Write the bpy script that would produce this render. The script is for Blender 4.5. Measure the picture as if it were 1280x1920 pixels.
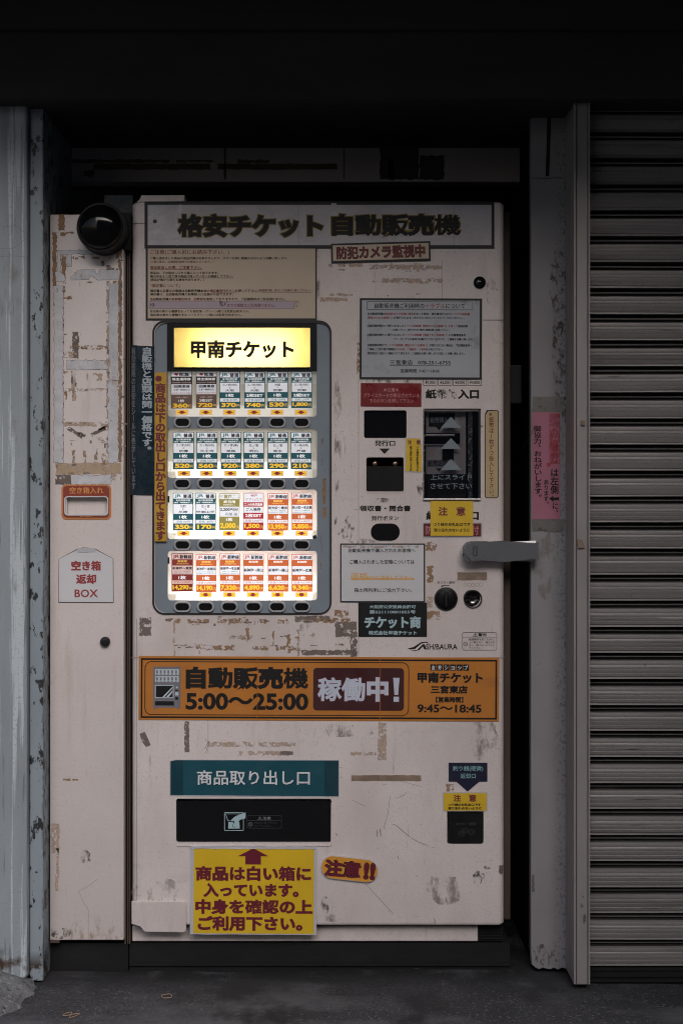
import bpy, bmesh, math, random
from mathutils import Vector, noise as mn
R = math.radians
rnd = random.Random(7)
sc = bpy.context.scene
for o in list(bpy.data.objects): bpy.data.objects.remove(o)

# ------------------------------------------------------------------ camera, sky, sun, exposure
D, H, S = 3.2, 1.085, 1 / 800.0          # camera distance to the door face, eye height, metres per photo pixel on that face
cam = bpy.data.cameras.new('camera'); camo = bpy.data.objects.new('camera', cam); sc.collection.objects.link(camo)
cam.sensor_fit = 'VERTICAL'; cam.sensor_height = 24; cam.lens = 24 * D / (1920 * S)
cam.clip_start = 0.05; cam.clip_end = 500
camo.location = (0, -D, H); camo.rotation_euler = (R(90), 0, 0)
sc.camera = camo

CAN_Z = 2.355                             # lower edge of the canopy that keeps the sky off the top of the wall
SUN_EL, SUN_AZ = 30, -14                  # degrees; azimuth is to the left (minus: right) of straight behind the camera
w = bpy.data.worlds.new("World"); sc.world = w; w.use_nodes = True
wn = w.node_tree; bg = wn.nodes['Background']
sky = wn.nodes.new('ShaderNodeTexSky'); sky.sky_type = 'NISHITA'; sky.sun_disc = False
sky.sun_elevation = R(SUN_EL); sky.sun_rotation = R(180 + SUN_AZ); sky.dust_density = 4; sky.air_density = 1.0; sky.ozone_density = 1
wn.links.new(sky.outputs[0], bg.inputs[0]); bg.inputs[1].default_value = 0.05
sl = bpy.data.lights.new('sun', 'SUN'); sl.energy = 1.75; sl.angle = R(60); sl.color = (1.0, 0.965, 0.985)
so = bpy.data.objects.new('sun', sl); sc.collection.objects.link(so)
dsun = Vector((-math.sin(R(SUN_AZ)) * math.cos(R(SUN_EL)), -math.cos(R(SUN_AZ)) * math.cos(R(SUN_EL)), math.sin(R(SUN_EL))))
so.rotation_euler = dsun.to_track_quat('Z', 'Y').to_euler(); so.location = (-3, -8, 6)
vs = sc.view_settings
vs.view_transform = 'Standard'; vs.look = 'None'; vs.gamma = 1; vs.use_curve_mapping = False; vs.exposure = 0.86
sc.cycles.max_bounces = 10; sc.cycles.transmission_bounces = 8; sc.cycles.transparent_max_bounces = 12
sc.cycles.sample_clamp_indirect = 3; sc.cycles.use_denoising = True; sc.cycles.filter_width = 1.05

# ------------------------------------------------------------------ pixel of the photo -> point at a chosen real depth
def K(Y): return S * (D + Y) / D
def WX(px, Y=0.0): return (px - 640) * K(Y)
def WZ(py, Y=0.0): return H + (960 - py) * K(Y)

# ------------------------------------------------------------------ materials
MATS = {}
def mat(name, base, rough=.5, metal=0., spec=.5, var=.0, vscale=8, vst=(1, 1, 1), bump=0., bscale=60, bst=(1, 1, 1),
        spots=(), coat=0., coatr=.1, emit=None, estr=0., transl=0., alpha=None, trans=0.):
    """Principled material: base colour, broad mottling (var), bump and 'spots' = (scale, threshold, softness, colour, stretch[, axis, a, b[, strength]])
    where axis/a/b limits a kind of spot to a stretch of the object."""
    m = bpy.data.materials.new(name); m.use_nodes = True; MATS[name] = m
    nt = m.node_tree; N = nt.nodes; Lk = nt.links.new; p = N['Principled BSDF']; out = N['Material Output']
    def val(sock, v): sock.default_value = v
    tc = N.new('ShaderNodeTexCoord'); co = tc.outputs['Object']
    def noise(scale, st, detail=5, seed=0., rgh=.6):
        mp = N.new('ShaderNodeMapping'); Lk(co, mp.inputs[0]); val(mp.inputs['Scale'], st); val(mp.inputs['Location'], (seed * 1.7, seed * .9, seed * 2.3))
        n = N.new('ShaderNodeTexNoise'); val(n.inputs['Scale'], scale); val(n.inputs['Detail'], detail); val(n.inputs['Roughness'], rgh)
        Lk(mp.outputs[0], n.inputs['Vector']); return n.outputs[0]
    def rng(s, a, b, c=0., d=1.):
        r = N.new('ShaderNodeMapRange'); Lk(s, r.inputs[0]); val(r.inputs[1], a); val(r.inputs[2], b); val(r.inputs[3], c); val(r.inputs[4], d); return r.outputs[0]
    def mul(a, b):
        q = N.new('ShaderNodeMath'); q.operation = 'MULTIPLY'; Lk(a, q.inputs[0])
        if isinstance(b, (int, float)): val(q.inputs[1], b)
        else: Lk(b, q.inputs[1])
        return q.outputs[0]
    def mix(f, a, b, mode='MIX'):
        x = N.new('ShaderNodeMix'); x.data_type = 'RGBA'; x.blend_type = mode
        if isinstance(f, (int, float)): val(x.inputs[0], f)
        else: Lk(f, x.inputs[0])
        for k, v in ((6, a), (7, b)):
            if isinstance(v, tuple): val(x.inputs[k], (*v[:3], 1))
            else: Lk(v, x.inputs[k])
        return x.outputs[2]
    seed = len(MATS) * 1.37
    col = None
    val(p.inputs['Base Color'], (*base, 1))
    if var:
        n1 = rng(noise(vscale, vst, 6, seed), .3, .7)
        lo = tuple(c * (1 - var) for c in base); hi = tuple(min(1, c * (1 + var * .6)) for c in base)
        col = mix(n1, lo, hi)
    for i, s in enumerate(spots):
        f = rng(noise(s[0], s[4], 6, seed + i * 3.1, .65), s[1], s[1] + s[2])
        if len(s) > 5:
            sx = N.new('ShaderNodeSeparateXYZ'); Lk(co, sx.inputs[0])
            f = mul(f, rng(sx.outputs[s[5]], s[6], s[7]))
        if len(s) > 8: f = mul(f, s[8])
        col = mix(f, col if col is not None else base, s[3])
    if col is not None: Lk(col, p.inputs['Base Color'])
    val(p.inputs['Roughness'], rough); val(p.inputs['Metallic'], metal); val(p.inputs['Specular IOR Level'], spec)
    if var: Lk(rng(noise(vscale * 3, vst, 4, seed + 9), .3, .7, max(0, rough - .12), min(1, rough + .12)), p.inputs['Roughness'])
    val(p.inputs['Coat Weight'], coat); val(p.inputs['Coat Roughness'], coatr)
    if trans: val(p.inputs['Transmission Weight'], trans)
    if bump:
        b = N.new('ShaderNodeBump'); val(b.inputs['Strength'], bump); val(b.inputs['Distance'], .002)
        Lk(noise(bscale, bst, 5, seed + 4), b.inputs['Height']); Lk(b.outputs[0], p.inputs['Normal']); Lk(b.outputs[0], p.inputs['Coat Normal'])
    if emit: val(p.inputs['Emission Color'], (*emit, 1)); val(p.inputs['Emission Strength'], estr)
    if transl:
        t = N.new('ShaderNodeBsdfTranslucent'); ms = N.new('ShaderNodeMixShader'); val(ms.inputs[0], transl)
        if col is not None: Lk(col, t.inputs[0])
        else: val(t.inputs[0], (*base, 1))
        Lk(p.outputs[0], ms.inputs[1]); Lk(t.outputs[0], ms.inputs[2]); Lk(ms.outputs[0], out.inputs[0])
    if alpha:                       # broken up by noise: what is left of old glue, or grime
        tr = N.new('ShaderNodeBsdfTransparent'); ms = N.new('ShaderNodeMixShader')
        f = rng(noise(alpha[0], alpha[3] if len(alpha) > 3 else (1, 1, 1), 7, seed + 6, .7), alpha[1], alpha[1] + alpha[2])
        if len(alpha) > 4: f = mul(f, alpha[4])
        Lk(f, ms.inputs[0]); Lk(tr.outputs[0], ms.inputs[1]); Lk(p.outputs[0], ms.inputs[2]); Lk(ms.outputs[0], out.inputs[0])
    return m
def glassy(name, tint, gloss=.06, rough=.03, grime=0.):
    m = bpy.data.materials.new(name); m.use_nodes = True; MATS[name] = m
    nt = m.node_tree; N = nt.nodes; N.remove(N['Principled BSDF'])
    t = N.new('ShaderNodeBsdfTransparent'); t.inputs[0].default_value = (*tint, 1)
    g = N.new('ShaderNodeBsdfGlossy'); g.inputs['Roughness'].default_value = rough
    f = N.new('ShaderNodeFresnel'); f.inputs[0].default_value = 1.5
    ms = N.new('ShaderNodeMixShader'); nt.links.new(f.outputs[0], ms.inputs[0])
    nt.links.new(t.outputs[0], ms.inputs[1]); nt.links.new(g.outputs[0], ms.inputs[2]); nt.links.new(ms.outputs[0], N['Material Output'].inputs[0])
    return m

U = (1, 1, 1)
PINK = (.68, .615, .60)
mat('enamel', PINK, .38, var=.10, vscale=3.2, bump=.08, bscale=190, spots=(
    (2.2, .50, .25, (.54, .46, .435), (1, 1, .5)), (320, .55, .12, (.52, .455, .435), U), (9, .57, .2, (.53, .455, .43), (3, 1, .35)), (5, .60, .14, (.56, .50, .48), (1, 1, 3)),
    (150, .70, .03, (.19, .145, .125), U), (60, .715, .02, (.24, .18, .155), U), (24, .72, .015, (.32, .24, .20), (1, 1, 2)),
    (14, .66, .10, (.42, .34, .305), (5, 1, .6)), (90, .68, .04, (.38, .31, .285), U), (70, .665, .015, (.36, .30, .275), (6, 1, .5)), (70, .675, .015, (.38, .32, .295), (.4, 1, 5))))
mat('box enamel', (.69, .625, .61), .42, var=.08, vscale=3, bump=.08, bscale=190, spots=(
    (320, .55, .12, (.54, .475, .455), U), (7, .57, .2, (.56, .485, .46), (3, 1, .35)),
    (150, .715, .03, (.19, .145, .125), U), (40, .735, .02, (.27, .195, .15), U), (10, .67, .08, (.46, .375, .335), (4, 1, .5)), (70, .675, .015, (.40, .34, .31), (6, 1, .5)), (60, .55, .1, (.40, .30, .23), (1, 1, .4), 2, .07, .0)))
mat('seam', (.05, .04, .037), .8)
mat('soft seam', (.27, .225, .205), .8)
mat('gasket', (.012, .012, .013), .6)
mat('bezel grey', (.205, .245, .285), .42, var=.12, vscale=7, bump=.04, bscale=200, spots=(
    (20, .68, .1, (.12, .10, .09), (1, 1, .5)), (90, .73, .03, (.08, .07, .06), U)))
mat('button ring', (.40, .40, .42), .38, var=.06, vscale=60)
mat('button black', (.008, .008, .009), .22)
mat('black gloss', (.006, .006, .007), .12, spots=((30, .62, .2, (.02, .019, .018), U),))
mat('black satin', (.009, .009, .010), .5, var=.3, vscale=12, spec=.22)
mat('knob black', (.007, .007, .008), .42, spec=.2)
mat('black plastic', (.009, .009, .010), .55, var=.3, vscale=10, spec=.22)
mat('deep black', (.006, .006, .006), .9, spec=.1)
mat('dark wall', (.12, .115, .12), .9, spec=.15, var=.3, vscale=5)
mat('plinth', (.011, .011, .0125), .75, spec=.3, var=.35, vscale=6, vst=(1, 1, 3), bump=.2, bscale=80, spots=((40, .70, .05, (.075, .07, .068), (.3, 1, 3)),))
mat('brown trim', (.075, .052, .04), .6, var=.4, vscale=10, vst=(1, 1, .2))
mat('chrome', (.50, .47, .46), .22, metal=1, var=.1, vscale=50)
mat('brushed steel', (.50, .46, .45), .36, metal=.5, var=.25, vscale=20, vst=(1, 1, .15))
mat('handle steel', (.66, .65, .66), .24, metal=.9, bump=.03, bscale=500)
mat('dark steel', (.05, .05, .055), .4, metal=.8)
mat('brass', (.42, .30, .2), .3, metal=1)
mat('white box', (.85, .85, .83), .9, spec=.1)
mat('diffuser', (.90, .885, .86), .6, transl=.72, spec=.2)
mat('tape corner', (.80, .77, .70), .5, transl=.55)
mat('yellow diffuser', (.95, .75, .27), .4, transl=.75, spec=.3)
for nm, e, c_ in (('dim tube', 0.85, (1, .95, .86)), ('mid tube', 2.8, (1, .96, .90)), ('bright tube', 3.7, (1, .97, .93)), ('sign tube', 4.0, (1, .95, .84))):
    mat(nm, (.9, .9, .9), emit=c_, estr=e)
mat('ink black', (.011, .010, .010), .6, spec=.3)
mat('worn ink', (.03, .027, .026), .7, alpha=(170, .46, .06))
mat('mostly gone ink', (.04, .035, .033), .7, alpha=(170, .535, .05))
mat('ink red', (.30, .035, .04), .6)
mat('ink dark red', (.15, .016, .024), .55)
mat('ink crimson', (.135, .009, .024), .5)
mat('ink orange', (.72, .36, .06), .6)
mat('orange wash', (.62, .40, .22), .6)
mat('olive edge', (.20, .145, .018), .6)
mat('ink cyan', (.36, .50, .54), .6)
mat('ink pale cyan', (.23, .42, .45), .6)
mat('ink white', (.66, .67, .70), .55, var=.06, vscale=40)
mat('ink lilac white', (.52, .56, .66), .55, var=.06, vscale=40)
mat('ink navy white', (.36, .42, .47), .6, spots=((160, .60, .05, (.08, .10, .12), U),))
mat('ink faded', (.16, .18, .20), .6)
mat('ink ghost', (.045, .05, .055), .6)
mat('ink pink', (.55, .24, .24), .6)
mat('header film', (.49, .465, .485), .30, coat=.9, coatr=.10, var=.08, vscale=5, bump=.30, bscale=16, bst=(2.2, 1, .7), spots=((40, .74, .02, (.12, .1, .09), U),))
mat('crinkled film', (.50, .485, .52), .2, coat=1, coatr=.06, bump=1.0, bscale=42, bst=(1, 1, 1.3))
mat('beige paper', (.53, .43, .33), .5, coat=.25, coatr=.2, var=.08, vscale=6, bump=.12, bscale=12, spots=((50, .72, .04, (.2, .15, .11), U),))
mat('gold label', (.49, .37, .20), .42, var=.08, vscale=12)
mat('lilac strip', (.40, .33, .38), .5, var=.06)
mat('blue paper', (.40, .42, .455), .35, coat=.8, coatr=.08, var=.10, vscale=6, bump=.22, bscale=14, spots=((9, .60, .12, (.27, .27, .285), U),))
mat('white paper', (.60, .60, .625), .42, coat=.4, coatr=.12, var=.06, vscale=7, bump=.18, bscale=12)
mat('house paper', (.63, .63, .655), .5, coat=.2, var=.05, vscale=9, bump=.2, bscale=14)
mat('yellow paper', (.70, .455, .018), .42, coat=.35, coatr=.12, var=.10, vscale=6, bump=.32, bscale=10, bst=(1.5, 1, .8))
mat('yellow sticker', (.66, .43, .025), .5, var=.08, vscale=20, bump=.1, bscale=40)
mat('laminate edge', (.50, .50, .54), .25, coat=.6)
mat('amber strip', (.52, .29, .025), .5, var=.12, vscale=10, spots=((70, .66, .06, (.36, .19, .03), U),))
mat('navy film', (.010, .023, .036), .28, coat=.6, coatr=.1, var=.25, vscale=10, bump=.25, bscale=30, spots=((120, .70, .03, (.10, .12, .14), U),))
mat('teal film', (.009, .072, .098), .4, var=.08, vscale=8, bump=.06)
mat('teal dark film', (.007, .045, .064), .4, var=.08, vscale=8)
mat('navy sticker', (.012, .014, .036), .45, var=.15)
mat('black plate', (.008, .009, .010), .4)
mat('maroon', (.05, .008, .010), .5, var=.1)
mat('red sticker', (.19, .016, .018), .32, coat=.5, coatr=.15, var=.15, vscale=9, bump=.25, bscale=18)
mat('wine label', (.11, .012, .018), .45)
mat('orange banner', (.50, .185, .03), .45, coat=.15, var=.12, vscale=6, bump=.12, bscale=14, spots=((12, .58, .15, (.40, .15, .035), (.6, 1, 2)), (120, .69, .03, (.30, .12, .04), U), (60, .70, .02, (.62, .33, .14), (.4, 1, 3))))
mat('banner fold', (.40, .135, .02), .5)
mat('icon grey', (.17, .165, .19), .6)
mat('icon light', (.48, .55, .60), .6)
mat('amber pill', (.66, .30, .04), .45, var=.1, vscale=20)
mat('slot orange', (.58, .22, .07), .5, var=.08, vscale=30)
mat('slot red', (.27, .045, .025), .5, var=.12, vscale=30)
mat('slot orange ink', (.66, .27, .09), .5)
mat('pink note', (.37, .135, .20), .6, var=.07, vscale=14, bump=.15, bscale=20, spots=((60, .70, .05, (.30, .10, .15), U),))
mat('red film', (.42, .05, .06), .4, alpha=(60, .35, .3, U, .62))
mat('grey tape', (.16, .15, .14), .5, var=.2, vscale=20, bump=.2, spots=((60, .58, .1, (.06, .055, .05), U),))
mat('residue brown', (.30, .185, .105), .75, var=.25, vscale=60, alpha=(75, .46, .05), spots=((140, .60, .1, (.17, .09, .05), U),))
mat('residue solid', (.27, .165, .095), .7, var=.3, vscale=50, alpha=(55, .37, .05), spots=((140, .58, .1, (.16, .085, .045), (1, 1, .4)),))
mat('residue pale', (.47, .355, .28), .75, var=.15, vscale=60, alpha=(65, .44, .12), spots=((140, .62, .1, (.33, .2, .13), U),))
mat('residue grey', (.17, .135, .12), .8, var=.25, vscale=60, alpha=(85, .40, .05), spots=((170, .60, .1, (.09, .07, .06), U),))
mat('tan tape', (.25, .18, .13), .6, var=.3, vscale=50, bump=.15, spots=((90, .62, .1, (.12, .085, .065), (.5, 1, 1)),))
mat('beige tape', (.50, .37, .25), .6, alpha=(40, .27, .2, U, .9), var=.15, vscale=30)
mat('grime', (.10, .085, .08), .8, alpha=(75, .50, .14, (1, 1, .55)))
mat('light grime', (.28, .235, .22), .8, alpha=(40, .48, .2, (1, 1, .5), .8))
mat('torn paper', (.60, .60, .635), .75, spec=.2, var=.16, vscale=26, bump=1.0, bscale=70, spots=((60, .62, .06, (.36, .32, .31), U), (22, .62, .05, (.46, .35, .28), (1, 1, .5)), (110, .66, .03, (.2, .17, .15), (1, 1, 1.5))))
mat('dark edge', (.075, .055, .045), .9)
mat('paint crack', (.15, .175, .195), .7)
mat('scratch', (.12, .10, .095), .8)
mat('pillar paint', (.285, .325, .355), .5, var=.2, vscale=3, vst=(2, 1, .5), bump=.35, bscale=30, bst=(2.5, 1, .12), spots=(
    (24, .53, .03, (.47, .525, .56), (2.2, 1, .05)), (34, .585, .05, (.17, .19, .205), (2, 1, .08)), (160, .56, .1, (.24, .27, .29), U), (9, .60, .1, (.20, .205, .205), (1.5, 1, .5)), (46, .705, .03, (.07, .065, .06), (1, 1, .6)), (70, .70, .03, (.08, .085, .09), (1, 1, .6)),
    (14, .45, .12, (.055, .03, .018), U, 2, .075, .045)))
mat('pillar flange', (.265, .315, .355), .5, var=.14, vscale=4, vst=(2, 1, .5), bump=.3, bscale=30, bst=(2, 1, .2), spots=(
    (34, .575, .02, (.022, .025, .028), (1.2, 1, .6)), (70, .65, .03, (.02, .023, .026), (1, 1, .7)),
    (60, .505, .04, (.025, .024, .024), (1, 1, .5), 0, .010, .022),
    (30, .45, .1, (.05, .03, .02), U, 2, .07, .035)))
mat('lintel paint', (.40, .37, .37), .6, var=.12, vscale=4, bump=.1, spots=((60, .70, .04, (.15, .12, .11), U),))
mat('lintel tape', (.10, .062, .03), .6, var=.4, vscale=20, vst=(.3, 1, 1), spots=((50, .60, .1, (.16, .08, .03), (.2, 1, 1)),))
mat('plaster', (.265, .255, .265), .75, spec=.3, var=.12, vscale=5, bump=.25, bscale=120, spots=(
    (170, .53, .08, (.075, .068, .066), (1, 1, .7), 0, .005, .035, .75), (50, .69, .05, (.10, .09, .085), U), (120, .72, .03, (.05, .045, .04), U)))
mat('rail metal', (.31, .285, .28), .5, metal=.15, var=.12, vscale=8, vst=(1, 1, .3), bump=.08, bscale=200, spots=((45, .70, .04, (.09, .07, .06), (1, 1, .4)),))
mat('slat metal', (.235, .22, .217), .5, metal=.15, var=.14, vscale=3, vst=(.4, 1, 1), bump=.08, bscale=120, spots=(
    (9, .54, .2, (.13, .12, .117), (.2, 1, 3)), (26, .63, .06, (.05, .045, .042), (.16, 1, 3.4)), (70, .70, .03, (.05, .045, .04), (.6, 1, 1)), (200, .56, .1, (.165, .155, .15), U)))
mat('slat groove', (.042, .038, .037), .75, var=.4, vscale=12, vst=(.2, 1, 3), spots=((20, .60, .12, (.10, .09, .085), (.25, 1, 3)),))
mat('black beam', (.06, .055, .055), .85, spec=.2, var=.3, vscale=4, vst=(.3, 1, 1))
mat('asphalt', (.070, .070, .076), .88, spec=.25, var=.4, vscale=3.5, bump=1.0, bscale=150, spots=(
    (120, .57, .06, (.165, .165, .175), U), (140, .57, .05, (.025, .025, .027), U), (90, .66, .03, (.02, .02, .021), U), (2.2, .50, .12, (.115, .115, .125), (1, 2, 1)), (30, .66, .05, (.03, .03, .032), (1, .5, 1)), (8, .30, .2, (.016, .016, .017), U, 1, -.20, .02), (5, .53, .10, (.035, .034, .037), (1, .7, 1)), (14, .68, .04, (.03, .03, .032), (1, .6, 1))))  # one spot layer darkens the ground towards the machine base
mat('concrete', (.155, .16, .168), .9, spec=.2, var=.45, vscale=9, bump=1.0, bscale=90, spots=((90, .56, .06, (.27, .275, .285), U), (110, .58, .05, (.05, .05, .052), U), (16, .58, .1, (.07, .07, .073), U), (300, .60, .08, (.33, .33, .34), U)))
mat('speckled concrete', (.15, .17, .19), .9, var=.3, vscale=30, spots=((180, .58, .06, (.04, .045, .05), U),))
mat('rubber', (.40, .27, .17), .5)
mat('facade', (.22, .215, .21), .8, var=.2, vscale=.6)
mat('dome black', (.004, .004, .005), .10, spec=.32)
# printed film of the ticket cards: it is lit from behind, each row as strongly as its lamp (object colour)
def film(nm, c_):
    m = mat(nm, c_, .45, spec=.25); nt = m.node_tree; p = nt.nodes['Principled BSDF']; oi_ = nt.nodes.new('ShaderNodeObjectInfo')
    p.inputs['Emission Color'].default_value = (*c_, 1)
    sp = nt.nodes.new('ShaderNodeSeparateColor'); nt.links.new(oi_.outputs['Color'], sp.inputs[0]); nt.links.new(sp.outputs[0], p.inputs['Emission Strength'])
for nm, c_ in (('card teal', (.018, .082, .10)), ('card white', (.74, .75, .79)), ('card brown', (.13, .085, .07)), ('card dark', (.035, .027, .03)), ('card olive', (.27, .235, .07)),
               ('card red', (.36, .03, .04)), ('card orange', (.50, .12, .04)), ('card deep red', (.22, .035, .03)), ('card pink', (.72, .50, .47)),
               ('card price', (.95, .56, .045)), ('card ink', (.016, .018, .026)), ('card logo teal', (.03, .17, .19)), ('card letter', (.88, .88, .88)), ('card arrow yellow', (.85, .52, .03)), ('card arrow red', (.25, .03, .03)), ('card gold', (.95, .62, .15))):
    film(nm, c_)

# ------------------------------------------------------------------ object helpers
def link(o, parent=None):
    sc.collection.objects.link(o)
    if parent: o.parent = parent
    return o
def wloc(o):
    v = Vector((0, 0, 0))
    while o: v += o.location; o = o.parent
    return v
def tag(o, label=None, cat=None, group=None, kind=None):
    for k, v in (('label', label), ('category', cat), ('group', group), ('kind', kind)):
        if v: o[k] = v
    return o
def empty(name, loc, label, cat, group=None):
    o = bpy.data.objects.new(name, None); o.empty_display_size = .05; o.location = loc; link(o); return tag(o, label, cat, group)
def mk(name, bm, mats, parent=None, origin=None, smooth=False):
    """bmesh in world coordinates -> one mesh object with its own origin"""
    if isinstance(mats, str): mats = [mats]
    if origin is None:
        xs = [v.co for v in bm.verts]
        origin = Vector(((min(c.x for c in xs) + max(c.x for c in xs)) / 2, (min(c.y for c in xs) + max(c.y for c in xs)) / 2, min(c.z for c in xs)))
    origin = Vector(origin)
    bmesh.ops.translate(bm, verts=bm.verts, vec=-origin)
    bmesh.ops.recalc_face_normals(bm, faces=bm.faces)
    me = bpy.data.meshes.new(name); bm.to_mesh(me); bm.free()
    for m in mats: me.materials.append(MATS[m])
    if smooth: me.shade_smooth() if smooth is True else me.set_sharp_from_angle(angle=R(smooth))
    if smooth and smooth is not True:
        for p_ in me.polygons: p_.use_smooth = True
        me.set_sharp_from_angle(angle=R(smooth))
    o = bpy.data.objects.new(name, me); link(o, parent); o.location = origin - (wloc(parent) if parent else Vector((0, 0, 0)))
    return o
def box(bm, x0, x1, y0, y1, z0, z1, mi=0, bev=0., seg=2, edges=None):
    r = bmesh.ops.create_cube(bm, size=1); vs_ = r['verts']
    for v in vs_: v.co = Vector(((x0 + x1) / 2 + v.co.x * (x1 - x0), (y0 + y1) / 2 + v.co.y * (y1 - y0), (z0 + z1) / 2 + v.co.z * (z1 - z0)))
    fs = {f for v in vs_ for f in v.link_faces}
    for f in fs: f.material_index = mi
    if bev:
        es = {e for v in vs_ for e in v.link_edges}
        if edges: es = {e for e in es if edges(e)}
        bmesh.ops.bevel(bm, geom=list(es), offset=bev, segments=seg, profile=.5, affect='EDGES', material=-1)
    return vs_
def pbox(bm, x0, y0, x1, y1, Yf, Yb, mi=0, **k):     # photo rectangle on depth Yf, extruded back to Yb
    return box(bm, WX(x0, Yf), WX(x1, Yf), Yf, Yb, WZ(y1, Yf), WZ(y0, Yf), mi, **k)
def rr_pts(x0, y0, x1, y1, r, n=6):
    pts = []
    for cx, cy, a0 in ((x1 - r, y0 + r, -90), (x1 - r, y1 - r, 0), (x0 + r, y1 - r, 90), (x0 + r, y0 + r, 180)):
        for i in range(n + 1):
            a = R(a0 + 90 * i / n); pts.append((cx + r * math.cos(a), cy + r * math.sin(a)))
    return pts
def prism(bm, pts, Yf, Yb, mi=0, bev=0., Yref=None, cap_back=True):
    """outline in photo pixels, real thickness from Yf (front) to Yb"""
    Yr = Yf if Yref is None else Yref
    fr = [bm.verts.new((WX(x, Yr), Yf, WZ(y, Yr))) for x, y in pts]; bk = [bm.verts.new((WX(x, Yr), Yb, WZ(y, Yr))) for x, y in pts]
    n = len(pts); ff = bm.faces.new(fr); fs = [ff]
    if cap_back: fs.append(bm.faces.new(bk[::-1]))
    for i in range(n): fs.append(bm.faces.new((fr[i], bk[i], bk[(i + 1) % n], fr[(i + 1) % n])))
    for f in fs: f.material_index = mi
    if bev: bmesh.ops.bevel(bm, geom=list(ff.edges), offset=bev, segments=2, affect='EDGES', material=-1)
def ring(bm, outer, inner, Yf, Yb, mi=0):             # frame: two outlines with the same number of points
    a = [bm.verts.new((WX(x), Yf, WZ(y))) for x, y in outer]; b = [bm.verts.new((WX(x), Yf, WZ(y))) for x, y in inner]
    c = [bm.verts.new((WX(x), Yb, WZ(y))) for x, y in outer]; d = [bm.verts.new((WX(x), Yb, WZ(y))) for x, y in inner]
    n = len(outer)
    for i in range(n):
        j = (i + 1) % n
        for q in ((a[i], a[j], b[j], b[i]), (a[i], c[i], c[j], a[j]), (b[i], b[j], d[j], d[i])): bm.faces.new(q).material_index = mi
def cut(bm, cutters):
    """bmesh minus rounded prisms"""
    def tmp(b):
        bmesh.ops.recalc_face_normals(b, faces=b.faces)
        me = bpy.data.meshes.new('t'); b.to_mesh(me); b.free(); o = bpy.data.objects.new('t', me); link(o); return o
    a = tmp(bm); cs = []
    for c in cutters:
        cb = bmesh.new(); prism(cb, *c); co = tmp(cb); cs.append(co)
        md = a.modifiers.new('b', 'BOOLEAN'); md.object = co; md.operation = 'DIFFERENCE'; md.solver = 'EXACT'
    dg = bpy.context.evaluated_depsgraph_get(); dg.update()
    me = bpy.data.meshes.new_from_object(a.evaluated_get(dg))
    nb = bmesh.new(); nb.from_mesh(me)
    for o in [a] + cs: bpy.data.objects.remove(o)
    bpy.data.meshes.remove(me)
    return nb
def lathe(bm, cx, cz, prof, n=40, mi=0):              # profile of (radius, Y) turned about the axis pointing at the viewer
    rings = []
    for r, y in prof:
        rings.append([bm.verts.new((cx + r * math.cos(2 * math.pi * i / n), y, cz + r * math.sin(2 * math.pi * i / n))) for i in range(n)] if r > 1e-6 else [bm.verts.new((cx, y, cz))])
    for a, b in zip(rings, rings[1:]):
        for i in range(n):
            j = (i + 1) % n
            if len(a) == 1 and len(b) == 1: continue
            f = (a[0], b[i], b[j]) if len(a) == 1 else ((a[i], a[j], b[0]) if len(b) == 1 else (a[i], a[j], b[j], b[i]))
            bm.faces.new(f).material_index = mi
def tube(bm, pts, r, n=8, mi=0, closed=False):
    m = len(pts); rings = []
    for i, p in enumerate(pts):
        p = Vector(p); a = Vector(pts[(i - 1) % m] if closed or i else pts[0]); b = Vector(pts[(i + 1) % m] if closed or i < m - 1 else pts[-1])
        t = (b - a).normalized(); u = t.cross(Vector((0, 0, 1)));
        if u.length < .1: u = t.cross(Vector((0, 1, 0)))
        u.normalize(); v = t.cross(u)
        rings.append([bm.verts.new(p + u * r * math.cos(2 * math.pi * k / n) + v * r * math.sin(2 * math.pi * k / n)) for k in range(n)])
    for i in range(m if closed else m - 1):
        a, b = rings[i], rings[(i + 1) % m]
        for k in range(n): bm.faces.new((a[k], a[(k + 1) % n], b[(k + 1) % n], b[k])).material_index = mi
    if not closed: bm.faces.new(rings[0]); bm.faces.new(rings[-1][::-1])

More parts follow.
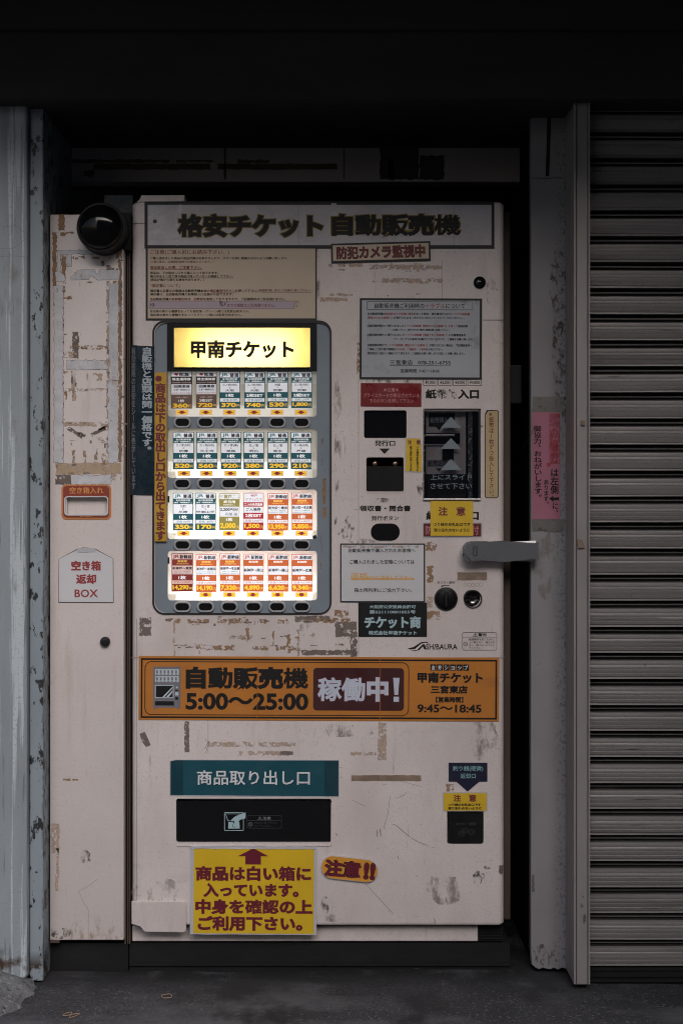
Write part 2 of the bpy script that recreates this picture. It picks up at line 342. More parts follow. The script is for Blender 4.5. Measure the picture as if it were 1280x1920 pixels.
# ------------------------------------------------------------------ lettering: outlines of the built-in typeface turned into flat mesh
TX = {}
def heavy(runs, bold):
    """full-width lettering in a heavy weight: the denser a character, the less its strokes are thickened"""
    key = (tuple(runs), bold, 'h')
    if key in TX: return TX[key]
    V, F, x = [], [], 0
    for s_, m in runs:
        for c in s_:
            n = len(glyphs([(c, m)], 0)[0]); f = .3 if c == '※' else max(.5, min(1, 1.26 - n / 165))
            d = glyphs([(c, m)], round(bold * f, 4)); k = len(V); q = bold / (bold * f)
            V += [(vx + x, vy, vz * q) for vx, vy, vz in d[0]]; F += [(tuple(k + i for i in f_), m_) for f_, m_ in d[1]]; x += 1
    TX[key] = (V, F); return TX[key]
def glyphs(runs, bold):
    key = (tuple(runs), bold)
    if key in TX: return TX[key]
    c = bpy.data.curves.new('t', 'FONT'); c.body = ''.join(s for s, _ in runs); c.resolution_u = 4 if bold >= .03 and len(runs) == 1 and len(runs[0][0]) < 14 else 2; c.fill_mode = 'FRONT'
    c.bevel_depth = bold; c.bevel_resolution = 0
    mats = []
    for _, m in runs:
        if m not in mats: mats.append(m); c.materials.append(MATS[m])
    i = 0
    for s, m in runs:
        for _ in s: c.body_format[i].material_index = mats.index(m); i += 1
    o = bpy.data.objects.new('t', c); sc.collection.objects.link(o)
    me = bpy.data.meshes.new_from_object(o.evaluated_get(bpy.context.evaluated_depsgraph_get()))
    vs_ = [tuple(v.co) for v in me.vertices]
    fs = [(tuple(p.vertices), mats[min(p.material_index, len(mats) - 1)]) for p in me.polygons]
    if bold: fs = [(f, m) for f, m in fs if sum(vs_[k][2] for k in f) > 1e-6]
    bpy.data.objects.remove(o); bpy.data.meshes.remove(me); bpy.data.curves.remove(c)
    use = sorted({k for f, _ in fs for k in f}); mp = {k: i for i, k in enumerate(use)}
    TX[key] = ([vs_[k] for k in use], [(tuple(mp[k] for k in f), m) for f, m in fs])
    return TX[key]
class G:
    """flat graphics in photo pixels: sheets, frames, figures and lettering on layers a fraction of a millimetre apart"""
    LAY = .00035
    def __init__(s): s.v = []; s.f = []; s.warp = None
    def face(s, pts, m, d): i = len(s.v); s.v += [(x, y, d) for x, y in pts]; s.f.append((tuple(range(i, i + len(pts))), m))
    def poly(s, pts, m, L=1): s.face(pts, m, L * s.LAY)
    def rect(s, x0, y0, x1, y1, m, L=1): s.poly([(x0, y0), (x1, y0), (x1, y1), (x0, y1)], m, L)
    def rr(s, x0, y0, x1, y1, r, m, L=1): s.poly(rr_pts(x0, y0, x1, y1, r), m, L)
    def slab(s, pts, m, L=1, base=0., edge=None):
        d = L * s.LAY; s.face(pts, m, d); n = len(pts)
        for i in range(n):
            (xa, ya), (xb, yb) = pts[i], pts[(i + 1) % n]; k = len(s.v)
            s.v += [(xa, ya, d), (xb, yb, d), (xb, yb, base), (xa, ya, base)]; s.f.append(((k, k + 1, k + 2, k + 3), edge or m))
    def sheet(s, x0, y0, x1, y1, m, L=1, **k): s.slab([(x0, y0), (x1, y0), (x1, y1), (x0, y1)], m, L, **k)
    def frame(s, x0, y0, x1, y1, w, m, L=1):
        s.rect(x0, y0, x1, y0 + w, m, L); s.rect(x0, y1 - w, x1, y1, m, L); s.rect(x0, y0 + w, x0 + w, y1 - w, m, L); s.rect(x1 - w, y0 + w, x1, y1 - w, m, L)
    def loop(s, pts, inner, m, L=1):
        n = len(pts)
        for i in range(n):
            j = (i + 1) % n; s.poly([pts[i], pts[j], inner[j], inner[i]], m, L)
    def rframe(s, x0, y0, x1, y1, r, w, m, L=1): s.loop(rr_pts(x0, y0, x1, y1, r), rr_pts(x0 + w, y0 + w, x1 - w, y1 - w, max(.1, r - w)), m, L)
    def circ(s, cx, cy, r, m, L=1, n=24, ry=None): s.poly([(cx + r * math.cos(2 * math.pi * i / n), cy + (ry or r) * math.sin(2 * math.pi * i / n)) for i in range(n)], m, L)
    def cring(s, cx, cy, r, w, m, L=1, n=28, ry=None, a0=0, a1=360):
        k = (ry or r) / r; A = [R(a0 + (a1 - a0) * i / n) for i in range(n + 1)]
        for a, b in zip(A, A[1:]):
            s.poly([(cx + q * math.cos(t), cy + q * k * math.sin(t)) for q, t in ((r, a), (r, b), (r - w, b), (r - w, a))], m, L)
    def line(s, pts, w, m, L=1):
        for (xa, ya), (xb, yb) in zip(pts, pts[1:]):
            l = math.hypot(xb - xa, yb - ya) or 1; nx, ny = -(yb - ya) / l * w / 2, (xb - xa) / l * w / 2
            s.poly([(xa + nx, ya + ny), (xb + nx, yb + ny), (xb - nx, yb - ny), (xa - nx, ya - ny)], m, L)
    def put(s, data, fx, L, bold):
        vs_, fs = data; k = len(s.v)
        for x, y, z in vs_: px, py = fx(x, y); s.v.append((px, py, L * s.LAY + (z / bold * .00002 if bold else 0)))
        for f, m in fs: s.f.append((tuple(k + q for q in f), m))
    def text(s, t, bx, m='ink black', L=2, bold=.0):
        """lettering stretched to fill the photo rectangle bx; t is a string or a list of (string, ink)"""
        runs = [(t, m)] if isinstance(t, str) else [(a, b or m) for a, b in t]
        full = bold >= .025 and all(ord(c) > 0x2e80 for a, _ in runs for c in a)
        d = heavy(runs, bold) if full else glyphs(runs, bold); xs = [v[0] for v in d[0]]; ys = [v[1] for v in d[0]]
        xa, xb, ya, yb = min(xs), max(xs), min(ys), max(ys); x0, y0, x1, y1 = bx
        s.put(d, lambda x, y: (x0 + (x - xa) / (xb - xa) * (x1 - x0), y1 - (y - ya) / (yb - ya) * (y1 - y0)), L, bold)
    def vtext(s, t, xc, y0, y1, w, m='ink black', L=2, bold=.0, slope=0):
        n = len(t); ch = (y1 - y0) / n
        for i, c in enumerate(t):
            if c in ' 　': continue
            d = heavy([(c, m)], bold) if bold >= .025 and ord(c) > 0x2e80 else glyphs([(c, m)], bold); yt = y0 + i * ch; sx, sy = w, ch * 1.02
            xo = xc + slope * i
            if c in 'ー〜': fx = lambda x, y: (xo + (y - .38) * sx, yt + (x - .02) * sy)
            elif c in '。、': fx = lambda x, y: (xo + (x - .5 + .55) * sx, yt + (.88 - y - .55) * sy)
            else:
                cxm = .5
                if ord(c) < 128: xs = [v[0] for v in d[0]]; cxm = (min(xs) + max(xs)) / 2
                fx = lambda x, y: (xo + (x - cxm) * sx, yt + (.88 - y) * sy)
            s.put(d, fx, L, bold)
    def build(s, name, Y, parent=None, at=None, rot=0):
        xs = [v[0] for v in s.v]; ys = [v[1] for v in s.v]
        if at is None: at = ((min(xs) + max(xs)) / 2, (min(ys) + max(ys)) / 2)
        cx, cy = at; k = K(Y); wp = s.warp or (lambda x, y: 0)
        me = bpy.data.meshes.new(name); ms = []
        for _, m in s.f:
            if m not in ms: ms.append(m)
        me.from_pydata([((x - cx) * k, -d - wp(x, y), (cy - y) * k) for x, y, d in s.v], [], [f for f, _ in s.f])
        for m in ms: me.materials.append(MATS[m])
        for p, (_, m) in zip(me.polygons, s.f): p.material_index = ms.index(m)
        # every sheet faces the street
        bm = bmesh.new(); bm.from_mesh(me)
        for f in bm.faces:
            f.normal_update()
            if f.normal.y > .3: f.normal_flip()
        bm.to_mesh(me); bm.free()
        o = bpy.data.objects.new(name, me); link(o, parent); o['_at'] = at
        if parent is None or '_at' not in parent: 
            o.location = Vector((WX(cx, Y), Y, WZ(cy, Y))) - (wloc(parent) if parent else Vector((0, 0, 0)))
        o.rotation_euler.y = R(rot)
        return o
def sign(name, Y, base, letters, label, cat, rot=0, group=None, part='lettering'):
    """a sheet that stands as a thing, its lettering a part"""
    o = base.build(name, Y, rot=rot); at = o['_at']; tag(o, label, cat, group)
    for nm, g in ([(part, letters)] if isinstance(letters, G) else letters):
        g.warp = base.warp
        c = g.build(nm, Y, parent=o, at=tuple(at)); c.location = (0, 0, 0)
        del c['_at']
    del o['_at']
    return o
def jag(x0, y0, x1, y1, amp=1.2, step=4, seed=1):
    r = random.Random(seed); pts = []
    def run(a, b):
        n = max(2, int(math.hypot(b[0] - a[0], b[1] - a[1]) / step))
        for i in range(n):
            t = i / n; j = amp if i else amp * .5
            pts.append((a[0] + (b[0] - a[0]) * t + r.uniform(-j, j), a[1] + (b[1] - a[1]) * t + r.uniform(-j, j)))
    run((x0, y0), (x1, y0)); run((x1, y0), (x1, y1)); run((x1, y1), (x0, y1)); run((x0, y1), (x0, y0))
    return pts

def blob(x0, y0, x1, y1, seed=1):
    cx, cy, a, b = (x0 + x1) / 2, (y0 + y1) / 2, (x1 - x0) / 2, (y1 - y0) / 2; n = max(14, int((a + b) / 2)); pts = []
    for i in range(n):
        t = 2 * math.pi * i / n; q = 1 + .45 * mn.noise(Vector((math.cos(t) * 1.6, math.sin(t) * 1.6, seed * 1.9))) + .25 * mn.noise(Vector((math.cos(t) * 5, math.sin(t) * 5, seed * 1.3)))
        pts.append((cx + a * q * math.cos(t), cy + b * q * math.sin(t)))
    return pts
def patch(x0, y0, x1, y1, m, seed): return blob(x0, y0, x1, y1, seed) if 'grime' in m and (y1 - y0) > 4 else jag(x0, y0, x1, y1, 1.3, 3.5, seed)
# ================================================================== SETTING
# ground: one sheet to the horizon, uneven near the shop front
xs = [-80, -30, -12, -5, -2.5] + [-2 + .05 * i for i in range(81)] + [2.5, 5, 12, 30, 80]
ysn = [-80, -30, -12, -6, -4, -3, -2.2] + [-1.8 + .04 * i for i in range(66)] + [1.2, 3, 10]
bm = bmesh.new(); grid = []
for y in ysn:
    row = []
    for x in xs:
        z = 0.
        if abs(x) < 2.1 and -1.9 < y < 1: z = .006 * mn.noise(Vector((x * 2.1, y * 2.1, 0))) + .003 * mn.noise(Vector((x * 9, y * 9, 3)))
        row.append(bm.verts.new((x, y, z)))
    grid.append(row)
for a, b in zip(grid, grid[1:]):
    for i in range(len(xs) - 1): bm.faces.new((a[i], a[i + 1], b[i + 1], b[i]))
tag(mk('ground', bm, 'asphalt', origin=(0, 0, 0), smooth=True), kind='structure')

# rough lump of concrete round the pillar foot
bm = bmesh.new(); n = 40; grid = []
for j in range(n + 1):
    row = []
    for i in range(n + 1):
        x = -1.35 + .75 * i / n; y = -.50 + .56 * j / n
        d = math.hypot((x + 1.02) / .335, (y + .12) / .27); d += .30 * mn.noise(Vector((x * 7, y * 7, 1))) + .10 * mn.noise(Vector((x * 22, y * 22, 5)))
        h = max(0, 1 - d * d) ; z = -.012 + .062 * math.sqrt(h) + (.007 * mn.noise(Vector((x * 30, y * 30, 2))) if h > 0 else -.01)
        row.append(bm.verts.new((x, y, z)))
    grid.append(row)
for a, b in zip(grid, grid[1:]):
    for i in range(n): bm.faces.new((a[i], a[i + 1], b[i + 1], b[i]))
tag(mk('concrete_footing', bm, 'concrete', smooth=True), 'rough pale concrete lump spread round the foot of the blue grey pillar', 'concrete footing')

# niche behind the machine, beam above it, canopy over the pavement
bm = bmesh.new(); box(bm, -4, 5, .75, .95, 0, 4.2); tag(mk('niche_wall', bm, 'dark wall'), 'unlit dark back wall of the niche behind the machine', 'wall')
Yb = -.13
bm = bmesh.new(); box(bm, -4, 5, Yb, .75, WZ(186, Yb), 4.2); box(bm, -4, 5, Yb - .02, Yb, WZ(60, Yb), 4.2)
tag(mk('header_beam', bm, 'black beam'), 'wide black beam across the whole top above machine and shutter', 'beam')
bm = bmesh.new()                              # unseen; its edge slants further out rightward, shaped to dim that side
for pl, z0, z1 in (([(-5, -.07), (5, -.07), (5, -1.6), (.4, -1.05), (-1.0, -.85), (-5, -.8)], 2.50, 2.62), ([(5, -1.6), (.4, -1.05), (-1.0, -.85), (-5, -.8), (-5, -.85), (-1.0, -.90), (.4, -1.1), (5, -1.65)], CAN_Z, 2.66)):
    lo = [bm.verts.new((x, y, z0)) for x, y in pl]; hi = [bm.verts.new((x, y, z1)) for x, y in pl]; n_ = len(pl)
    bm.faces.new(lo); bm.faces.new(hi[::-1])
    for q in range(n_): bm.faces.new((lo[q], lo[(q + 1) % n_], hi[(q + 1) % n_], hi[q]))
tag(mk('canopy', bm, 'black beam'), 'unseen dark canopy over the pavement, shaped to shade wall top and right', 'canopy')
bm = bmesh.new(); box(bm, 1.30, 1.60, -2.2, .75, 0, 4.2)  # unseen wall added here so brightness falls off towards the right
tag(mk('shade_wall', bm, 'facade'), 'unseen plain wall added beyond the shutter to shade the right side', 'wall')

# lintel panel over the machine
Yl = .28
lint = empty('lintel_panel', (WX(540, Yl), Yl, WZ(340, Yl)), 'long dirty white panel with brown tape strips above the vending machine', 'panel')
bm = bmesh.new(); pbox(bm, 113, 232, 985, 341, Yl, Yl + .05, bev=.002); mk('board', bm, 'lintel paint', lint)
g = G()
g.poly(jag(176, 307, 394, 318, .6, 9, 3), 'lintel tape'); g.poly(jag(408, 307, 632, 318, .6, 9, 4), 'lintel tape'); g.poly(jag(117, 299, 318, 305, 1.2, 5, 5), 'lintel tape')
g.poly(jag(330, 300, 400, 304, 1.4, 4, 6), 'lintel tape'); g.poly(jag(445, 300, 505, 306, 1.6, 4, 7), 'lintel tape'); g.poly(jag(158, 320, 177, 331, 2, 5, 8), 'lintel tape')
g.poly(jag(712, 240, 785, 337, 1.5, 8, 9), 'black beam'); g.poly(jag(786, 292, 832, 337, 1.5, 6, 10), 'black beam'); g.poly(jag(728, 298, 738, 332, 2, 5, 11), 'lintel tape')
g.poly(jag(420, 240, 424, 337, .4, 9, 12), 'dark edge'); g.poly(jag(644, 255, 646, 335, .3, 9, 13), 'dark edge')
g.build('tape_residue', Yl, lint)

# pillar on the left
Yp, Yf = -.075, -.055
pil = empty('steel_pillar', (WX(20, Yp), Yp, 0), 'blue grey painted steel pillar with drips and chipped paint, left of return box', 'pillar')
bm = bmesh.new(); box(bm, WX(-260, Yp), WX(51, Yp), Yp, .3, .018, 3.2, bev=.003); mk('web_plate', bm, 'pillar paint', pil)
bm = bmesh.new(); box(bm, WX(51, Yp) + .001, WX(81.5, Yf), Yf, .3, .004, 3.2, bev=.003); mk('flange_plate', bm, 'pillar flange', pil)
g = G()
for (y0, y1) in ((413, 430), (455, 439)): g.line([(0, y0 + 10), (14, y0 + 12), (30, y0 + 9), (49, y1 + 8)], .6, 'paint crack', 1)
g.line([(0, 481), (25, 480), (49, 481)], .6, 'paint crack')
for x, y0, y1 in ((14, 395, 424), (24, 424, 438), (31, 400, 437), (40, 424, 455), (8, 424, 440)): g.line([(x, y0), (x - 2, (y0 + y1) / 2), (x + 1, y1)], .5, 'paint crack')
mo = g.build('paint_cracks', Yp, pil)

# return box on the left of the machine
Yr_ = .0
rb = empty('return_cabinet', (WX(164), Yr_, 0), 'tall narrow off white empty box return cabinet with slot and torn tape', 'return box')
bm = bmesh.new(); pbox(bm, 94, 402, 232.5, 1763, Yr_, .30, bev=.0025)
bm = cut(bm, [(rr_pts(122.5, 931.5, 203, 967, 5), -.02, .012)])
mk('cabinet_body', bm, 'box enamel', rb, smooth=30)
bm = bmesh.new(); pbox(bm, 90, 1768, 240, 1850, .02, .30); mk('plinth', bm, 'plinth', rb)
bm = bmesh.new(); pbox(bm, 94, 1764, 112, 1768, -.004, .02); mk('foot_strip', bm, 'brown trim', rb)
bm = bmesh.new()
for x0, x1, yy in ((233.5, 236.5, .015), (239, 241.5, .02), (243, 244.5, .015)): pbox(bm, x0, 400, x1, 1770, yy, .3)
mk('edge_trim', bm, 'brown trim', rb)
bm = bmesh.new(); o_ = rr_pts(116, 908.5, 209, 974, 9); i_ = rr_pts(122.5, 931.5, 203, 965.5, 6)
ring(bm, o_, rr_pts(119.5, 911, 205.5, 970, 7), -.0015, .0005, 0); ring(bm, rr_pts(119.5, 911, 205.5, 970, 7), rr_pts(122, 930.8, 203.5, 966.2, 6), -.0025, .0005, 1)
ring(bm, rr_pts(121.6, 930.3, 204, 966.6, 6.5), rr_pts(123.6, 932.3, 202, 964.6, 5), -.0045, .0005, 2)
slot = mk('return_slot', bm, ['slot orange', 'slot red', 'house paper'], rb, smooth=30)
g = G(); g.text('空き箱入れ', (131, 913, 195, 926), 'slot orange ink', 9, .03); g.text('PUSH', (151, 966.3, 174, 969.6), 'slot orange ink', 9, .02); g.build('lettering', 0, slot)
bm = bmesh.new(); lathe(bm, WX(198), WZ(1203), [(0, -.012), (.003, -.012), (.0032, -.009), (.006, -.009), (.0062, -.011), (.0085, -.0105), (.0115, -.007), (.0118, 0)], 28)
mk('cylinder_lock', bm, 'dark steel', rb, smooth=35)
# torn white paper and tape left on the return box
g = G()
def torn(g, pts, L=3):
    cx = sum(p[0] for p in pts) / len(pts); cy = sum(p[1] for p in pts) / len(pts)
    r = random.Random(int(cx * 7 + cy)); rim = []
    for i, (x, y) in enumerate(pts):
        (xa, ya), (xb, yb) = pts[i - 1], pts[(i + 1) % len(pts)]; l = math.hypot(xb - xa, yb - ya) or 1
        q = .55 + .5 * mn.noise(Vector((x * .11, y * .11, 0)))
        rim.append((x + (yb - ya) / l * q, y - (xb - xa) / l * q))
    g.slab(rim, 'dark edge', 1.2); g.slab(pts, 'torn paper', L)  # darker rim, slightly wider than the paper, laid under each torn piece
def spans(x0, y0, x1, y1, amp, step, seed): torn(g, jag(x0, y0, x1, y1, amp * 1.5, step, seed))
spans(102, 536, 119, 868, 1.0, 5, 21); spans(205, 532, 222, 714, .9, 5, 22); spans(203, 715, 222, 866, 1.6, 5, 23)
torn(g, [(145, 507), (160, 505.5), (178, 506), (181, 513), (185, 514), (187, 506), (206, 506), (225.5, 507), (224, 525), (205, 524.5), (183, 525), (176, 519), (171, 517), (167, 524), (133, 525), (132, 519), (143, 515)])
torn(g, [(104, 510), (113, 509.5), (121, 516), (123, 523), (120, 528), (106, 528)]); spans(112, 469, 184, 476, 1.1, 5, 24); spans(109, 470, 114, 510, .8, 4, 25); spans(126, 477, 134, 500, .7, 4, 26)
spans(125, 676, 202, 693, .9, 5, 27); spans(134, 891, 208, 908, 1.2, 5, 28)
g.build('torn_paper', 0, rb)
g = G(); i = 30
for x0, y0, x1, y1, m in ((110, 402, 122, 432, 'residue solid'), (99, 435, 107, 536, 'residue solid'), (113, 436, 123, 442, 'residue solid'), (123, 434.5, 139, 438, 'residue solid'), (116, 480, 124, 523, 'residue solid'),
        (117, 530, 123, 552, 'residue brown'), (119, 555, 136, 561, 'residue brown'), (137, 481, 186, 486, 'residue brown'), (222.5, 486, 229, 866, 'residue solid'), (217, 467, 229, 485, 'residue solid'), (217, 452, 229, 468, 'residue pale'),
        (200, 498, 207, 506, 'residue grey'), (200, 526, 206, 640, 'residue pale'), (200, 640, 205, 868, 'residue pale'), (100, 556, 106, 590, 'residue brown'), (136, 622, 148, 672, 'residue grey'), (132, 648, 202, 655, 'residue brown'),
        (120, 660, 140, 672, 'residue pale'), (128, 728, 200, 734, 'residue pale'), (135, 695, 143, 752, 'residue pale'), (120, 791, 203, 799, 'residue pale'), (181, 820, 203, 830, 'residue pale'), (135, 843, 141, 868, 'residue brown'),
        (157, 844, 162, 868, 'residue brown'), (177, 841, 183, 868, 'residue brown'), (192, 850, 199, 872, 'residue brown'), (105, 890, 146, 909, 'residue grey'), (208, 886, 229, 900, 'residue pale'), (118, 1460, 146, 1464, 'residue brown'),
        (209, 600, 222, 640, 'residue pale'), (163, 700, 166, 714, 'residue pale'), (175, 700, 192, 714, 'residue pale'), (117, 560, 119.5, 860, 'dark edge'), (190, 488, 196, 498, 'residue grey')):
    i += 1; g.poly(patch(x0, y0, x1, y1, m, i), m, .4 + .008 * (i - 30))
q0 = random.Random(91)
for k in range(95):
    if q0.random() < .6: x, y = q0.choice((111, 119, 137, 200, 206, 224)) + q0.uniform(-5, 5), q0.uniform(440, 880)
    else: x, y = q0.uniform(100, 226), q0.choice((470, 482, 507, 527, 650, 694, 730, 795, 824, 868, 890, 908)) + q0.uniform(-5, 5)
    w_, h_ = (q0.uniform(1.5, 4), q0.uniform(3, 14)) if q0.random() < .5 else (q0.uniform(3, 14), q0.uniform(1.5, 4))
    g.poly(jag(x, y, x + w_, y + h_, 1.1, 2.5, 500 + k), q0.choice(('residue brown', 'residue grey', 'residue pale', 'dark edge' if w_ * h_ < 14 else 'residue brown')), 1.2 + .006 * k if x < 100 else .7 + .006 * k)
for (x, y, w_, h_, a) in ((128, 803, 32, 7, .55), (148, 812, 14, 5, .4), (172, 816, 30, 7, -.5), (185, 806, 18, 4, -.4)):
    ca, sa = math.cos(a), math.sin(a); g.poly([(x + (px - x) * ca - (py - y) * sa, y + (px - x) * sa + (py - y) * ca) for px, py in jag(x, y - h_ / 2, x + w_, y + h_ / 2, 1, 4, int(x))], 'residue grey', .6)
g.poly(jag(105, 868, 227, 889, 1.2, 6, 80), 'beige tape', .38); g.poly(jag(104, 1640, 110, 1670, 1, 5, 81), 'residue pale', .5)
g.poly(blob(152, 1596, 172, 1618, 82), 'grime', .5); g.poly(blob(98, 1742, 150, 1763, 83), 'grime', .52)
g.line([(184, 1648), (168, 1660), (148, 1671), (157, 1692), (166, 1706), (166, 1762)], .6, 'soft seam', .6); g.poly(jag(96, 1545, 112, 1600, 1.6, 5, 84), 'residue pale', .45); g.poly(jag(106, 1590, 111, 1646, .8, 5, 85), 'residue pale', .45)
g.build('tape_residue', 0, rb)

# house shaped paper on the return box
b = G(); pts = [(111.5, 1048), (149, 1029), (160, 1027.5), (176, 1029), (212, 1047.5), (212.5, 1129), (111, 1128.5)]
b.slab(pts, 'house paper', 3); b.slab([(p[0] * .985 + 162 * .015 + (-.9 if p[0] < 162 else .9) * 1.9, p[1] + (-1.1 if p[1] < 1040 else (1.2 if p[1] > 1100 else 0))) for p in pts], 'dark edge', 1)
b.slab(jag(146, 1028, 180, 1035, 1.2, 5, 91), 'laminate edge', 6)
t = G(); t.text('空き箱', (134, 1051, 190, 1070), 'ink red', 4, .05); t.text('返却', (143, 1076.5, 181, 1095), 'ink red', 4, .05); t.text('BOX', (140.5, 1105, 184.5, 1120), 'ink red', 4, .02)
sign('return_box_label', -.001, b, t, 'white house shaped paper label with dark red lettering on the return cabinet', 'label')

# dome and its bracket
Yd = -.02
dm = empty('security_dome', (WX(188), .0, WZ(472)), 'glossy black dome with sky reflections fixed above the return cabinet', 'dome')
bm = bmesh.new(); r0 = 46.5 * K(-.06); cx, cz = WX(188, -.06), WZ(424, -.06)
lathe(bm, cx, cz, [(r0, .05), (r0, -.045), (r0 * .97, -.052), (r0 * .9, -.052)], 56); mk('rim', bm, 'black plastic', dm, smooth=35)
bm = bmesh.new(); rd = r0 * .905; lathe(bm, cx, cz, [(rd * math.cos(R(a)), -.05 - rd * .62 * math.sin(R(a))) for a in range(0, 91, 6)], 56); mk('bowl', bm, 'dome black', dm, smooth=True)
bm = bmesh.new(); box(bm, WX(222), WX(246), .0, .06, WZ(470), WZ(398), bev=.003); mk('bracket', bm, 'black plastic', dm)
bm = bmesh.new(); pbox(bm, 196, 366, 249, 404, .10, .30); tag(mk('concrete_block', bm, 'speckled concrete'), 'speckled grey concrete patch behind the dome beside the machine top', 'concrete block')

# plaster wall strip, roller shutter and rail on the right
Yw = .015
bm = bmesh.new(); pts = [(995, 100), (1066, 100), (1066, 1816)] + [(1066 - 7 * k, 1817 + rnd.uniform(-3.5, 3.5)) for k in range(1, 10)] + [(996.5, 1808), (995, 1780)]
prism(bm, pts, Yw, Yw + .03)
box(bm, WX(1003), WX(1066), Yw + .031, .74, .02, 2.3, 1)
pw = mk('plaster_wall', bm, ['plaster', 'deep black']); tag(pw, 'narrow grey plaster wall strip between machine and shutter, black grime along it', 'wall')
bm = bmesh.new(); pbox(bm, 1000, 1800, 1066, 1880, Yw + .035, .7); mk('wall_foot', bm, 'deep black', pw)
g = G(); g.line([(995.5, 333.5), (1020, 334.5), (1052, 333)], 1.4, 'seam'); g.line([(995.5, 209), (1052, 208)], 1.2, 'seam'); g.slab([(1026, 195), (1033, 195), (1028.5, 330), (1022, 331)], 'black plastic', 3)
g.poly(blob(1052, 735, 1060, 800, 5), 'grime', 1); g.poly(blob(1030, 470, 1062, 640, 8), 'grime', 1.1); g.poly(blob(1036, 600, 1064, 770, 9), 'grime', 1.2); g.poly(blob(1000, 1010, 1040, 1110, 10), 'light grime', 1.15); g.poly(jag(996.5, 1640, 1001, 1672, 1, 4, 6), 'scratch', 1); g.poly(blob(998, 1770, 1046, 1812, 7), 'grime', 1.25)  # blob right-below the lever: the handle's soft shadow painted onto the plaster
g.build('wall_joints', Yw, pw)
rs = empty('roller_shutter', (WX(1300), -.04, 0), 'closed grey roller shutter of grimy horizontal slats with side rail', 'shutter')
Yg = -.10
bm = bmesh.new()
xa, xb = WX(1075, Yg), WX(1104.5, Yg); zb = .012
box(bm, xa, xb, Yg, Yw - .001, zb, WZ(120, Yg), bev=.0012)
for x0, x1, pr in ((1074.6, 1078.5, .003), (1080, 1081.2, .002), (1099, 1100.2, .002), (1101.6, 1105, .004)): box(bm, WX(x0, Yg), WX(x1, Yg), Yg - pr, Yg + .004, zb + .0015, WZ(120, Yg) - .002, bev=.0008)
for x0, x1, pr in ((1078.7, 1079.9, .0004), (1100.3, 1101.5, .0004)): box(bm, WX(x0, Yg), WX(x1, Yg), Yg - pr, Yg + .002, zb + .002, WZ(120, Yg) - .003, 1)
g_ = mk('guide_rail', bm, ['rail metal', 'seam'], rs)
Ys = -.045; k_ = K(Ys); pitch = 48.75 * k_; x0, x1 = WX(1103.5, Ys), 1.299
bm = bmesh.new(); zref = WZ(689.2, Ys)
# one slat downwards: groove, dirty hinge roll, then a face with faint ribs and a bright lower lip
prof = [(0, .016, 1), (.030, .017, 1), (.05, .011, 1), (.07, .006, 1), (.10, .004, 0), (.14, .005, 1), (.185, .012, 1), (.235, .013, 1), (.255, .003, 0), (.29, -.0035, 0), (.40, -.0052, 0), (.435, -.0047, 0), (.45, -.0055, 0), (.54, -.0064, 0), (.575, -.0057, 0), (.59, -.0065, 0),
        (.70, -.0066, 0), (.735, -.0058, 0), (.75, -.0064, 0), (.86, -.0054, 0), (.885, -.0035, 0), (.90, -.0062, 0), (.955, -.0070, 0), (.97, -.002, 1), (.985, .010, 1)]
prev = None; NX = 30
for s_ in range(-12, 24):
    tilt, off = rnd.uniform(-.0016, .0016), rnd.uniform(-.0014, .0014)
    for f_, dy, mi in prof:
        z = zref - (s_ + f_) * pitch
        if z < WZ(1812, Ys) or z > WZ(150, Ys): continue
        cur = []
        for q in range(NX + 1):
            x = x0 + (x1 - x0) * q / NX
            dent = .0028 * mn.noise(Vector((x * 2.3, z * 2.0, 7))) + .0012 * mn.noise(Vector((x * 7, s_ * 3.1, 2)))
            cur.append(bm.verts.new((x, Ys + dy + off + tilt * f_ + dent, z + .0012 * mn.noise(Vector((x * 1.5, s_ * 1.7, 4))))))
        if prev:
            for q in range(NX): bm.faces.new((prev[0][q], prev[0][q + 1], cur[q + 1], cur[q])).material_index = prev[1]
        prev = (cur, mi)
mk('slat_curtain', bm, ['slat metal', 'slat groove'], rs, smooth=40)
bm = bmesh.new(); box(bm, x0, x1, Ys - .004, Ys + .02, .010, WZ(1813, Ys), bev=.002); box(bm, x0, x1, Ys - .008, Ys - .003, .028, .032); box(bm, x0, x1, Ys - .014, Ys + .018, .003, .009)
mk('bottom_bar', bm, 'plinth', rs)
g = G(); g.slab(jag(1088, 788, 1096, 797, .8, 3, 3), 'tan tape', 2); g.slab([(1081, 1010), (1091, 1013), (1096, 1027), (1083, 1028)], 'tan tape', 2); g.poly(jag(1093, 1715, 1097, 1728, .8, 3, 4), 'scratch'); g.poly(jag(1088, 1680, 1093, 1700, .8, 3, 4), 'grime')
g.build('tape_scrap', Yg - .0042, rs)
# pink handwritten note on the plaster
b = G(); b.sheet(997, 773, 1049, 973.5, 'pink note', 3); b.slab(jag(997, 744, 1056, 773, 1, 7, 2), 'grey tape', 1.5); b.slab(jag(997, 973, 1056, 996, 1.6, 6, 3), 'grey tape', 1.5)
t = G(); t.rect(1028.5, 776, 1049, 870, 'red film', 4); t.slab([(1040, 776), (1048, 776), (1048, 783), (1044, 782)], 'ink red', 5); t.slab([(1024, 868), (1032, 867), (1031, 874), (1025, 875)], 'ink red', 5)
t.vtext('御協力、おねがいします。', 1006.5, 798, 938, 15, 'ink black', 5, .025, .15); t.vtext('あります。', 1023, 899, 950, 11, 'ink black', 5, .02); t.vtext('は左側', 1038.5, 878, 926, 16, 'ink black', 5, .025); t.vtext('に、', 1040, 942, 968, 13, 'ink black', 5, .02)
t.vtext('の協力', 1038, 800, 868, 15, 'ink red', 3.5, .02)
